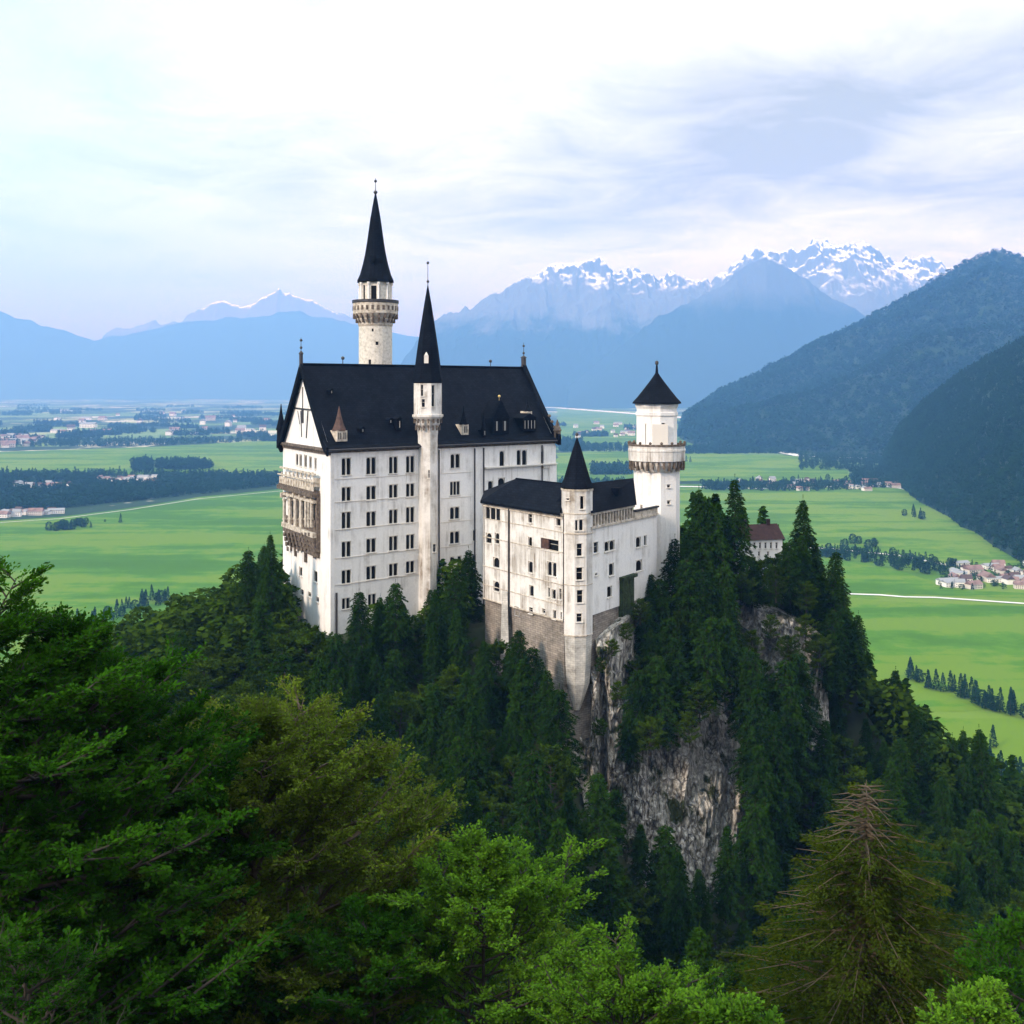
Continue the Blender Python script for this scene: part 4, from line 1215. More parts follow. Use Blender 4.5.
# string courses and downpipes
sc_ = MB()
for (A, B) in ((K0, K1), (K1, K2)):
    u = (B - A).normalized(); n = Vector((u.y, -u.x)); L = (B - A).length
    for d in (26.8, 30.6, 36.6, 40.4):
        sc_.obox((*(A - n * .05), H - d), u, n, L, .17, .15)
    sc_.obox((*(A - n * .05), ZK - .5), u, n, L, .5, .45); sc_.obox((*(A - n * .05), ZK - 1.0), u, n, L, .25, .3)
    sc_.obox((*(A - n * .05), ZKB - .05), u, n, L, .2, .25)
sc_.build('string_course', M['trim'], lower)
dp = MB()
for A, n_, z1, z0 in ((K1, Vector((-.2, -1)), ZK - .6, H - 47), (K0 + Vector((.3, 0)), Vector((0, -1)), ZK - .6, ZKB)):
    q = A + n_ * .3; dp = MB(); dp.tube((*q, z0), (*q, z1), .17, n=8)
    dp.build('downpipe', M['metal'], lower)
# buttress leaning on the wall below the joint
bt = MB()
q = K1 + Vector((-.9, -.1)); bt.add([(q.x - .8, q.y - 2.4, H - 54), (q.x + .9, q.y - 2.4, H - 54), (q.x + .9, q.y + .4, H - 54), (q.x - .8, q.y + .4, H - 54),
                                       (q.x - .5, q.y - .35, H - 40.5), (q.x + .6, q.y - .35, H - 40.5), (q.x + .6, q.y + .4, H - 40.5), (q.x - .5, q.y + .4, H - 40.5)],
                                      [(0, 3, 2, 1), (4, 5, 6, 7), (0, 1, 5, 4), (1, 2, 6, 5), (2, 3, 7, 6), (3, 0, 4, 7)])
bt.build('buttress', M['pier'], lower)
# hipped roof
kr = MB()
R0 = PXY(516, 226); R1 = PXY(563, 214); ZKR = H - 18.6
def ovh(a, b, p, o=.7):
    u = (b - a).normalized(); n = Vector((u.y, -u.x)); return p + n * o
e0 = ovh(K0, K1, K0) ; e1 = (ovh(K0, K1, K1) + ovh(K1, K2, K1)) / 2; e2 = ovh(K1, K2, K2)
zz = ZK + .05
vs = [(*e0, zz), (*e1, zz), (*e2, zz), (*R1, ZKR), (*R0, ZKR), (*(K2b), zz), (*(K0b), zz)]
vs += [(v[0], v[1], v[2] - .4) for v in vs]
kr.add(vs, [(0, 1, 4), (1, 2, 3, 4), (2, 5, 3), (5, 6, 4, 3), (6, 0, 4), (7, 8, 1, 0)[::-1], (8, 9, 2, 1)[::-1], (7, 13, 12, 9, 8)])
kr.tube((*R0, ZKR), (*R1, ZKR), .18, n=6)
kr.build('lower_wing_roof', M['slate'], castle)

# plinth under the lower wing
pz = MB()
def wallbox(m_, A, B, z0, z1, ins, dep):
    u = (B - A).normalized(); n = Vector((u.y, -u.x)); o = A - n * (ins + dep)
    m_.obox((*o, z0), u, n, (B - A).length, dep, z1 - z0)
wallbox(pz, K0, K1, H - 60, ZKB - .1, .5, 8); wallbox(pz, K1 + (K2 - K1) * .03, K2, H - 66, ZKB - .1, .25, 9)

# --- corner turret ------------------------------------------------------------
cC = PXY(577, 205.6); YC = 204.0; q_ = YC / F
rotc = math.radians(-90 - 12)
tc_ = MB()
rC = 15.6 * q_ / math.cos(math.radians(9))
w1 = facade(tc_, octo(cC, rC, 8, rotc), zy(636), zy(489), [(580, 584, 496, 509, 'single'), (575, 578, 520, 530.5, 'single'), (579, 583.2, 519.5, 530.5, 'single'), (576.6, 582.2, 543.5, 556, 'plain'),
            (576.2, 582.6, 567.5, 579.8, 'plain'), (576.8, 582.8, 590, 602.8, 'plain'), (576.4, 582, 613.5, 622, 'plain'), (566, 569.3, 498, 500, 'plain')], None, closed=True)
turret = tc_.build('corner_turret', M['old_plaster'], castle)
turret['label'] = 'slim white angular turret at the bend of the lower wings'
add_windows(w1, turret)
g = MB()
for y, r, hh in ((491, 16.4, .5), (514, 16.1, .25), (534, 16.3, .3), (585, 16.0, .18), (635.5, 16.2, .25)):
    g.lathe(cC, [(r * q_, zy(y)), (r * q_ + .03, zy(y) + hh * .5), (r * q_, zy(y) + hh)], 8, rotc)
g.build('string_course', M['trim'], turret)
g = MB()
g.lathe(cC, [(15.9 * q_, zy(489.2)), (17 * q_, zy(488.6)), (16.6 * q_, zy(487)), (13.6 * q_, zy(480)), (10 * q_, zy(468)), (5.2 * q_, zy(452)), (1.2 * q_, zy(440)), (.3 * q_, zy(437))], 8, rotc)
g.build('spire', M['slate'], turret)
finial(turret, cC.x, cC.y, zy(438), 1.0, .1, (.6,))
g = MB()
prof = [(3.0 * q_, zy(712)), (7.5 * q_, zy(700)), (12.6 * q_, zy(684)), (14.2 * q_, zy(665)), (15.3 * q_, zy(636.2))]
g.lathe(cC, prof, 8, rotc)
g.build('pier', M['pier'], turret)

# --- right wing -----------------------------------------------------------------
W0 = PXY(590, 204.5); W1 = PXY(657, 227.5)
W0b = PXY(600, 222); W1b = PXY(652, 240)
ZW = H - 26.0; ZWB = H - 42.4
rw = MB()
wins = [(604.6, 614.7, 541, 550.7, 'double'), (636, 641, 537, 547.3, 'single'), (644, 646.8, 535.5, 545.5, 'single'), (609, 614, 563.3, 575.6, 'single'), (636, 642.3, 560, 571, 'single'), (607.2, 612, 586.2, 597.2, 'single'),
        (593.8, 598.4, 542, 553, 'plain'), (595, 597.5, 573, 575.5, 'plain')]
w1 = facade(rw, [tuple(W0), tuple(W1)], ZWB, ZW, wins, None)
facade(rw, [tuple(W1), tuple(W1b), tuple(W0b), tuple(W0)], ZWB, ZW, [], None)
rw.add([(*W0, ZW), (*W1, ZW), (*W1b, ZW), (*W0b, ZW)], [(0, 1, 2, 3)])
right = rw.build('right_wing_wall', M['plaster'], castle)
right['label'] = 'white wing between the corner turret and the gallery tower'
add_windows(w1, right)
uW = (W1 - W0).normalized(); nW = Vector((uW.y, -uW.x)); LW = (W1 - W0).length
def won(px): t, Y = hit(px, W0, W1); return t * LW
fr = MB()
fr.obox((*(W0 - nW * .1), ZW - .25), uW, nW, LW, .45, .4)
fr.obox((*(W0 - nW * .5), ZW + .16), uW, nW, won(634), .2, 2.5)
fr.obox((*(W0 - nW * .5), ZW + 2.3), uW, nW, won(634), .75, .45)
k = 0; x = 0.5
while x < won(633):
    fr.obox((*(W0 + uW * x - nW * .3), ZW + .16), uW, nW, .32, .42, 2.15, 0); x += 1.15
fr.obox((*(W0 + uW * won(634.5) - nW * .35), ZW + .16), uW, nW, LW - won(634.5), .5, 1.15)
fr.build('frieze', M['trim'], right)
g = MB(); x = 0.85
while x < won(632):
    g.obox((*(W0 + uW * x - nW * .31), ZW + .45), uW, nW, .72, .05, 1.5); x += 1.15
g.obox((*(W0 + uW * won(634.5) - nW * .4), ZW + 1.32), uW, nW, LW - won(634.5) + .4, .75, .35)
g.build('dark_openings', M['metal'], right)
rr = MB()
a = W0 + nW * .5; b = W0 + uW * won(634.5) + nW * .5; back = Vector((-nW.x, -nW.y)) * 9.5
zr0 = ZW + 2.76; zr1 = H - 18.3
m0 = a + back * .5; m1 = PXY(633.6, b.y + 4.8)
rr.add([(*a, zr0), (*b, zr0), (*m1, zr1), (*m0, zr1), (*(a + back), zr0), (*PXY(634, b.y + 9.6), zr0)], [(0, 1, 2, 3), (4, 3, 2, 5), (0, 3, 4), (1, 5, 2), (0, 4, 5, 1)])
q = a.lerp(b, .62) + back * .22
rr.obox((q.x, q.y, zr0 + 2.2), uW, nW, 1.3, 1.6, 1.6)
rr.build('right_wing_roof', M['slate'], castle)
wallbox(pz, W0, W0 + uW * won(621), H - 52, ZWB - .1, .25, 9); wallbox(pz, W0 + uW * won(634), W1, H - 60, ZWB - .1, .35, 9)
wallbox(pz, W0 + uW * won(620), W0 + uW * won(635), H - 60, ZWB - .1, 1.8, 8)
pz.build('plinth', M['plinth'], castle)
iv = MB()
A_ = W0 + uW * won(619.5); LL = won(634.5) - won(619.5)
iv.obox((*(A_ - nW * .2), H - 60), uW, nW, LL * .75, .95, 60 - 37.0)
iv.obox((*(A_ - uW * .15 - nW * .2), H - 37.4), uW, nW, LL * .95, 1.2, .6)
iv.build('ivy_buttress', M['ivy'], right)

# --- gallery tower -----------------------------------------------------------------
cG = PXY(656.8, 239.0); YC = 236.0; q_ = YC / F
rotg = math.radians(-90 + 2)
gt = MB()
w1 = facade(gt, octo(cG, 23.4 * q_, 8, rotg), H - 56, zy(470), [(667, 670.4, 484.5, 487.5, 'plain'), (667, 670.4, 500.5, 504, 'plain'), (640, 642.5, 505, 509, 'plain')], None, closed=True)
w2 = facade(gt, octo(cG, 20.6 * q_, 8, rotg), zy(446), zy(416), [(643.6, 646.2, 424, 444.5, 'plain'), (661.6, 665.2, 423, 445, 'dark')], None, closed=True)
gt.lathe(cG, [(20.6 * q_, zy(416.2)), (21.6 * q_, zy(415.6)), (21.6 * q_, zy(412.5)), (20.4 * q_, zy(412)), (20.4 * q_, zy(409)), (21.8 * q_, zy(406.5)), (22.2 * q_, zy(404))], 8, rotg)
gtow = gt.build('gallery_tower', M['plaster'], castle)
gtow['label'] = 'white tower at the right with a corbelled gallery and low black cone roof'
add_windows(w1 + w2, gtow)
g = MB()
g.lathe(cG, [(23.4 * q_, zy(472)), (24.4 * q_, zy(470)), (26.6 * q_, zy(465)), (27.0 * q_, zy(461.5)), (28.8 * q_, zy(461)), (28.9 * q_, zy(452)), (29.3 * q_, zy(451.3)), (29.3 * q_, zy(449.6)), (28.8 * q_, zy(449)), (28.8 * q_, zy(446.2)), (27.6 * q_, zy(446.2)), (27.6 * q_, zy(448)), (20 * q_, zy(448))], 16, rotg, cap=False)
g.build('gallery', M['old_plaster'], gtow)
g = MB()
for k in range(30):
    a = rotg + 2 * math.pi * (k + .5) / 30; er = (math.cos(a), math.sin(a)); et = (-math.sin(a), math.cos(a))
    g = MB(); g.obox((cG.x + er[0] * 24.0 * q_ - et[0] * .2, cG.y + er[1] * 24.0 * q_ - et[1] * .2, zy(470.5 if k % 2 else 468.5)), et, er, .4, 4.2 * q_, zy(461.6) - zy(470.5 if k % 2 else 468.5))
    g.build('corbel', M['brown_trim'], gtow)
g = MB()
g.lathe(cG, [(28.6 * q_, zy(446.3)), (29.6 * q_, zy(446)), (29.6 * q_, zy(444.2)), (27.4 * q_, zy(444.2)), (27.2 * q_, zy(446.3))], 16, rotg, cap=False)
for k in range(16):
    a = rotg + 2 * math.pi * k / 16; g.ball((cG.x + 28.3 * q_ * math.cos(a), cG.y + 28.3 * q_ * math.sin(a), zy(443)), .32)
g.build('parapet_rail', M['brown_trim'], gtow)
g = MB()
q = cG + Vector((0.1, -20.4 * q_)); g.obox((q.x - 1.6, q.y + .3, zy(446)), (1, 0), (0, -1), 3.3, .45, zy(424) - zy(446)); g.build('door_panel', M['frame'], gtow)
g = MB(); g.lathe(cG, [(21.5 * q_, zy(404.2)), (24.8 * q_, zy(403.6)), (24.4 * q_, zy(402.2)), (20 * q_, zy(397.5)), (14 * q_, zy(390)), (8.6 * q_, zy(383)), (4.2 * q_, zy(377)), (1.6 * q_, zy(373)), (.9 * q_, zy(365))], 24)
g.build('cone_roof', M['slate'], gtow)
finial(gtow, cG.x, cG.y, zy(366), 1.0, .12, (.6,))
m_ = MB(); m_.ball((cG.x, cG.y, zy(362)), .38); m_.build('orb', M['metal'], gtow)
# ------------------------------------------------------------------ small house among the trees on the rock
def small_house():
    c = PXY(765, 262.0); q = 262.0 / F
    root = empty('house', (c.x, c.y, H - 46)); tag(root, 'small white house with red brown roof among trees atop the rock', 'house')
    z0, z1, zr = H - 46, H - (539 - HY) * q, H - (526 - HY) * q
    w, d = 38 * q, 7.0
    A = Vector((c.x - w / 2, c.y - 1)); B = Vector((c.x + w / 2, c.y + 1.5))
    mb = MB()
    wins = [(x, x + 2.2, 542.5, 548.5, 'plain') for x in (748.5, 753.5, 759, 764.5, 770, 775.5)] + [(x, x + 2.2, 551.5, 556, 'plain') for x in (750, 758, 767)]
    u = (B - A).normalized(); n = Vector((u.y, -u.x)); Bb = B - n * d; Ab = A - n * d
    ws = facade(mb, [tuple(A), tuple(B)], z0 - 4, z1, wins, None)
    facade(mb, [tuple(B), tuple(Bb), tuple(Ab), tuple(A)], z0 - 4, z1, [], None)
    mA = (A + Ab) / 2; mB_ = (B + Bb) / 2
    mb.add([(*A, z1), (*Ab, z1), (*mA, zr - .2)], [(0, 1, 2)]); mb.add([(*B, z1), (*Bb, z1), (*mB_, zr - .2)], [(0, 1, 2)])
    wl_ = mb.build('wall', M['wall_house'], root)
    for w_ in ws: w_.build('window', WM, wl_)
    r = MB(); o = .5
    a = A - u * o + n * o; b = B + u * o + n * o; ab = Ab - u * o - n * o; bb = Bb + u * o - n * o; ra = mA - u * o; rb = mB_ + u * o
    zz = z1 - .15
    r.add([(*a, zz), (*b, zz), (*rb, zr), (*ra, zr), (*ab, zz), (*bb, zz)] , [(0, 1, 2, 3), (4, 3, 2, 5), (0, 3, 4), (1, 5, 2), (0, 4, 5, 1)])
    rf_ = r.build('roof', M['roof_red'], root)
    for f in (.12, .8):
        k = MB(); p = mA + (mB_ - mA) * f; k.obox((p.x - .4, p.y - .4, zr - .8), (1, 0), (0, 1), .8, .8, 2.0)
        k.build('chimney', M['roof_red'], rf_)


small_house()


# ------------------------------------------------------------------ tree makers
def rot_leaf(c, d, up, ln, wd):
    """leaf quads: centres c, long axis d, side axis from d x up"""
    s = np.cross(d, up); s /= np.maximum(1e-6, np.linalg.norm(s, axis=1))[:, None]
    a = c - d * (ln * .5)[:, None]; b = c + s * (wd * .5)[:, None]; e = c + d * (ln * .5)[:, None]; f = c - s * (wd * .5)[:, None]
    v = np.stack([a, b, e, f], 1).reshape(-1, 3)
    return v, np.arange(len(v)).reshape(-1, 4)


def unit(v): return v / np.maximum(1e-9, np.linalg.norm(v, axis=-1, keepdims=True))


def tubes_np(segs, n=5):
    """segs: list of (p0, p1, r0, r1)"""
    if not segs: return np.zeros((0, 3)), np.zeros((0, 4), int)
    p0 = np.array([s[0] for s in segs]); p1 = np.array([s[1] for s in segs]); r0 = np.array([s[2] for s in segs]); r1 = np.array([s[3] for s in segs])
    d = unit(p1 - p0); ref = np.where(np.abs(d[:, 2:3]) > .9, np.array([[1., 0, 0]]), np.array([[0, 0, 1.]]))
    t = unit(np.cross(d, ref)); q = np.cross(d, t)
    ang = 2 * np.pi * np.arange(n) / n
    ringv = t[:, None, :] * np.cos(ang)[None, :, None] + q[:, None, :] * np.sin(ang)[None, :, None]
    v = np.concatenate([p0[:, None, :] + ringv * r0[:, None, None], p1[:, None, :] + ringv * r1[:, None, None]], 1)
    base = np.arange(len(segs))[:, None] * 2 * n
    k = np.arange(n); k2 = (k + 1) % n
    f = np.stack([base + k, base + k2, base + n + k2, base + n + k], -1).reshape(-1, 4)
    return v.reshape(-1, 3), f


def tree_proto(name, wood, leaves, bark, leafm, loc=(0, 0, 0)):
    """wood and leaves are (verts, faces); returns the tree: an Empty with trunk and crown"""
    root = empty(name, loc)
    mobj('trunk', np_mesh('trunk', wood[0], wood[1], bark), root)
    mobj('crown', np_mesh('crown', leaves[0], leaves[1], leafm), root)
    return root


def spruce(seed, h, r, dens=1.0, leaf=0.55, droop=0.35, whorl=0.75, twigs=False, bare=0.0, wood_r=0.28, tuft=3, shape=0.85, up=0.0):
    R = np.random.RandomState(seed)
    segs = []; z = 0
    bend = R.normal(0, .15, 2)
    def axis(t): return np.array([bend[0] * t * t * 2, bend[1] * t * t * 2, h * t])
    for i in range(10): segs.append((axis(i / 10), axis((i + 1) / 10), wood_r * (1 - i / 10.5), wood_r * (1 - (i + 1) / 10.5) + .01))
    C, D, S = [], [], []
    zz = h * 0.10
    while zz < h * 0.985:
        t = zz / h
        R0 = r * min(1, t * 2.6 + .45) * (1 - t) ** shape * (0.82 + .3 * R.rand()) + 0.12
        nb = max(4, int((5 + 4 * R.rand()) * (1.0 if t < .8 else .8)))
        a0 = R.rand() * 6.28
        for k in range(nb):
            a = a0 + 6.283 * k / nb + R.normal(0, .18)
            L = R0 * (0.62 + .5 * R.rand())
            b = axis(t); out = np.array([math.cos(a), math.sin(a), 0])
            e = b + out * L + np.array([0, 0, -droop * L + up * L + R.normal(0, .1)])
            mid = b + out * L * .5 + np.array([0, 0, -.12 * droop * L + up * .6 * L])
            if twigs or L > 1.2: segs += [(b, mid, .05 + .012 * L, .035), (mid, e, .035, .012)]
            if R.rand() < bare * (0.3 + t) or (bare > 0 and t > .86 and R.rand() < .8): continue
            n = max(3, int(L * dens * 9))
            s = (R.rand(n) ** .7) * .9 + .12
            side = R.choice([-1, 1], n)
            wid = L * .34 * (1.15 - s) + .12
            sv = np.array([-math.sin(a), math.cos(a), 0])
            pts = np.where(s[:, None] < .5, b + (mid - b) * (s[:, None] * 2), mid + (e - mid) * ((s[:, None] - .5) * 2))
            off = R.rand(n) * wid * side
            c = pts + sv * off[:, None] + np.stack([R.normal(0, .05, n), R.normal(0, .05, n), -np.abs(off) * .28 + R.normal(0, .12, n)], 1)
            d = unit(out[None, :] * .9 + sv * (side * .7)[:, None] + R.normal(0, .28, (n, 3)) + np.array([0, 0, -.25 + up]))
            C.append(c); D.append(d); S.append(leaf * (.6 + .7 * R.rand(n)))
        zz += whorl * (0.75 + .5 * R.rand()) * (1.15 - .55 * t)
    C.append(np.array([axis(1.0 + .01 * k) for k in range(4)])); D.append(unit(np.array([[.2, 0, 1], [-.2, .1, 1], [0, -.2, 1], [0, 0, 1.]]))); S.append(np.full(4, leaf * .7))
    C = np.concatenate(C); D = np.concatenate(D); S = np.concatenate(S)
    upv = unit(np.array([0, 0, 1.]) + R.normal(0, .45, C.shape))
    lv = rot_leaf(C, D, upv, S, S * .42)
    return tubes_np(segs, 5), lv


def broadleaf(seed, h, r, base=0.22, limbs=16, subs=9, twigs=6, nleaf=9, leaf=0.42, spray=0.9, lift=0.45, squash=1.0, wood_r=0.3, top_bias=0.0, gappy=0.0, lean=(0, 0), egg=0.62, wseg=5, jit=.42):
    """crown of limbs > boughs > twigs, leaves in loose flat sprays at the twig ends; envelope is an egg"""
    R = np.random.RandomState(seed)
    segs = []; C, D = [], []
    lean = np.array([lean[0], lean[1], 0.])
    def axis(t): return np.array([0, 0, h * .93 * t]) + lean * t * t + np.array([.25 * math.sin(t * 5 + seed), .25 * math.cos(t * 4 + seed), 0]) * t
    for i in range(10): segs.append((axis(i / 10), axis((i + 1) / 10), wood_r * (1 - i / 10.6), wood_r * (1 - (i + 1) / 10.6)))
    def env(z):
        """crown radius at relative height z (0 crown base, 1 top)"""
        z = min(max(z, 0), 1)
        return r * (math.sin(math.pi * min(1, (z * (1 - egg) / egg if z < egg else (1 - egg) + (z - egg)) / (2 * (1 - egg)) if egg < 1 else z)) ** .6 if False else (1 - abs((z - (1 - egg)) / (egg if z > 1 - egg else (1 - egg))) ** 2.1) ** .5)
    cb = h * base
    for i in range(limbs):
        t = (i + R.rand()) / limbs
        t = t ** (1 - top_bias * .5)
        z0 = cb * .8 + (h * .90 - cb * .8) * t
        a = i * 2.39996 + R.normal(0, .25)
        ang_up = lift + .55 * t + R.normal(0, .1)
        out = np.array([math.cos(a), math.sin(a), 0])
        ztar = min(1, (z0 - cb) / (h - cb) + .10 + .12 * t)
        L = max(.8, env(max(.05, ztar)) * (0.88 + .28 * R.rand()))
        b = axis(z0 / (h * .93)) if z0 < h * .93 else axis(1.0)
        e = b + out * L + np.array([0, 0, L * math.tan(min(1.1, ang_up)) * .55]) * squash
        if e[2] > h * 1.02: e[2] = h * (1.0 - .04 * R.rand())
        prev = b; K = 4
        pts = [b]
        for k in range(1, K + 1):
            f = k / K
            p = b + (e - b) * f + np.array([0, 0, -L * .07 * math.sin(math.pi * f)]) + R.normal(0, .05 * L, 3) * (f < 1)
            segs.append((prev, p, wood_r * .34 * (1 - f * .8) + .015, wood_r * .34 * (1 - (f + .25) * .8) + .02)); prev = p; pts.append(p)
        pts = np.array(pts)
        for j in range(subs):
            s = .22 + .78 * (j + R.rand()) / subs
            ii = min(K - 1, int(s * K)); bp = pts[ii] + (pts[ii + 1] - pts[ii]) * (s * K - ii)
            if s * K > K: bp = pts[-1]
            sd = 1 if j % 2 else -1
            aa = a + sd * (.5 + .6 * R.rand())
            L2 = L * (.42 - .2 * s) * (.8 + .5 * R.rand()) + .35
            dirv = unit(np.array([math.cos(aa), math.sin(aa), .22 + .3 * R.rand() + .25 * t + R.normal(0, .18)]))
            ep = bp + dirv * L2
            segs.append((bp, ep, .035 + .01 * L2, .012))
            if R.rand() < gappy: continue
            for m_ in range(twigs):
                q = .25 + .75 * (m_ + R.rand()) / twigs
                tp = bp + dirv * L2 * q
                td = unit(dirv + R.normal(0, .55, 3) * np.array([1, 1, .55]))
                tl = spray * (.55 + .6 * R.rand())
                if wseg > 4: segs.append((tp, tp + td * tl, .014, .006))
                u = R.rand(nleaf); sdv = unit(np.cross(td, np.array([0, 0, 1.])) + 1e-6)
                w = (R.rand(nleaf) - .5) * tl * .75 * (1.2 - .6 * u)
                c = tp + td * (u * tl)[:, None] + sdv * w[:, None] + R.normal(0, .06 * tl + .02, (nleaf, 3))
                C.append(c); D.append(unit(td + sdv * np.sign(w)[:, None] * .7 + R.normal(0, .35, (nleaf, 3))))
    C = np.concatenate(C); D = np.concatenate(D); S = leaf * (.6 + .8 * R.rand(len(C)))
    upv = unit(np.array([0, 0, 1.]) + R.normal(0, jit, C.shape))
    return tubes_np(segs, 4), rot_leaf(C, D, upv, S, S * .62)


# ------------------------------------------------------------------ the forest on the castle hill
spr = []
for i, (h_, r_, sh) in enumerate(((20, 5.0, .52), (24, 5.6, .58), (17, 5.2, .45), (22, 4.6, .62), (20, 5.8, .44))):
    w, l_ = spruce(100 + i, h_, r_, dens=1.9, leaf=.60, shape=sh, whorl=.55)
    spr.append((w, l_, h_))
bee = []
for i, (h_, r_) in enumerate(((15, 5.0), (18, 5.2), (13, 4.6), (17, 4.2))):
    w, l_ = broadleaf(200 + i, h_, r_, base=.15, limbs=22, subs=10, twigs=7, nleaf=13, leaf=.40, spray=.95, wseg=4, egg=.6)
    bee.append((w, l_, h_))


def proto(name, data, leafm, bark=M['bark']):
    w, l_, h_ = data
    wm = np_mesh('trunk', w[0], w[1], bark); lm = np_mesh('crown', l_[0], l_[1], leafm)
    return wm, lm, h_


SP = [proto('spruce_tree', d, M['spruce']) for d in spr]
BE = [proto('beech_tree', d, M['beech']) for d in bee]


def plant(name, pr, x, y, z, s, label, cat, group, sz=None):
    root = empty(name, (x, y, z))
    root.scale = (s, s, s * (sz or 1)); root.rotation_euler = (rnd.gauss(0, .03), rnd.gauss(0, .03), rnd.random() * 6.28)
    mobj('trunk', pr[0], root); mobj('crown', pr[1], root)
    tag(root, label, cat, group)
    return root


def inside(x, y, poly):
    c = False; n = len(poly)
    for i in range(n):
        a = poly[i]; b = poly[(i + 1) % n]
        if (a[1] > y) != (b[1] > y) and x < (b[0] - a[0]) * (y - a[1]) / (b[1] - a[1]) + a[0]: c = not c
    return c


FOOT = [[tuple(PA + Vector((-3.5, -3))), tuple(PB + Vector((3, -3))), tuple(PD + Vector((3, 4))), tuple(PC + Vector((-5, 3)))],
        [tuple(K0 + Vector((-3, -1))), tuple(K2 + Vector((-2, -3))), tuple(W0 + Vector((0, -4))), tuple(W1 + Vector((6, -3))), tuple(W1b + Vector((8, 10))), tuple(K0b + Vector((-2, 6)))]]
cand = []
RR = random.Random(5)
sp_ = 5.6
yy = 122.0
while yy < 330:
    xx = -190.0
    while xx < 200:
        x = xx + RR.uniform(-2.3, 2.3); y = yy + RR.uniform(-2.3, 2.3)
        xx += sp_ * (1.0 if y < 250 else 1.25)
        if any(inside(x, y, f) for f in FOOT): continue
        px = 512 + F * x / y; d = float(ground_d(x, y)); py = HY + F * d / y
        if px < -60 or px > 1090: continue
        # keep the bare rock and the castle base clear
        if 548 < px < 760 and 196 < y < 234 and x > 4: continue
        if 724 < px < 832 and 222 < y < 240: continue
        if 736 < px < 794 and 240 <= y < 275: continue
        if 540 < px < 745 and 186 < y <= 200: continue
        if inside(x, y, [(PA.x - 12, PA.y - 4), (PA.x + 4, PA.y - 9), (PA.x + 4, PA.y + 6), (PA.x - 8, PA.y + 6)]): continue
        cand.append((y, x, d, px, py))
    yy += sp_ * (1.0 if yy < 250 else 1.3)
cand.sort()
zones = []
nsp = nbe = 0
extra = []
for (y, x, d, px, py) in cand:
    # tree kind: broadleaf on the left flank, conifers elsewhere
    left = max(0.0, min(1.0, (330 - px) / 90))
    is_be = RR.random() < (.66 * left + .30 + (.25 if px > 860 and y > 225 else 0))
    pr = RR.choice(BE if is_be else SP)
    hmax = 30
    # limit the height where the photograph shows the castle base
    s = RR.uniform(.68, 1.08)
    if 340 < px < 560 and y > 190: s = RR.uniform(.62, .86)
    top_py = HY + F * (d - pr[2] * s) / y
    lim = None
    if 283 <= px < 330: lim = 604 + (px - 283) * .55
    elif 330 <= px < 420: lim = 590 if px > 340 else 622
    elif 420 <= px < 482: lim = 578
    elif 482 <= px < 510: lim = 606 + (px - 482) * .5
    elif 510 <= px < 575: lim = 622 + (px - 510) * 1.15
    elif 575 <= px < 612: lim = 735 + (px - 575) * 1.3
    elif 612 <= px < 640: lim = 800
    elif 640 <= px < 738: lim = 812 + (px - 640) * .65
    if lim and y < (240 if px < 575 else 201) and top_py < lim:
        s *= max(.35, (d - (lim + RR.uniform(0, 14) - HY) * y / F) / (pr[2] * s))
    if s < .36: continue
    front = y < 262 + (20 if px < 300 or px > 640 else 0)
    if front and ((is_be and nbe < 285) or (not is_be and nsp < 290)):
        if is_be: nbe += 1
        else: nsp += 1
        if px < 283: z_ = ('left slope beside the castle', 'on the hillside left of the castle')
        elif px < 560: z_ = ('slope below the castle', 'on the slope below the long palace front')
        elif px < 740: z_ = ('gorge below the cliff', 'in the gorge at the foot of the rock')
        else: z_ = ('right slope beyond the cliff', 'on the steep slope right of the rock')
        nm = 'beech_tree' if is_be else 'spruce_tree'
        lab = ('round crowned broadleaf tree ' if is_be else 'dark pointed spruce ') + z_[1]
        plant(nm, pr, x, y, H - d - .6, s, lab, 'tree', ('broadleaf trees, ' if is_be else 'spruces, ') + z_[0], sz=RR.uniform(.9, 1.12))
    else:
        extra.append((x, y, H - d - .6, s, is_be))

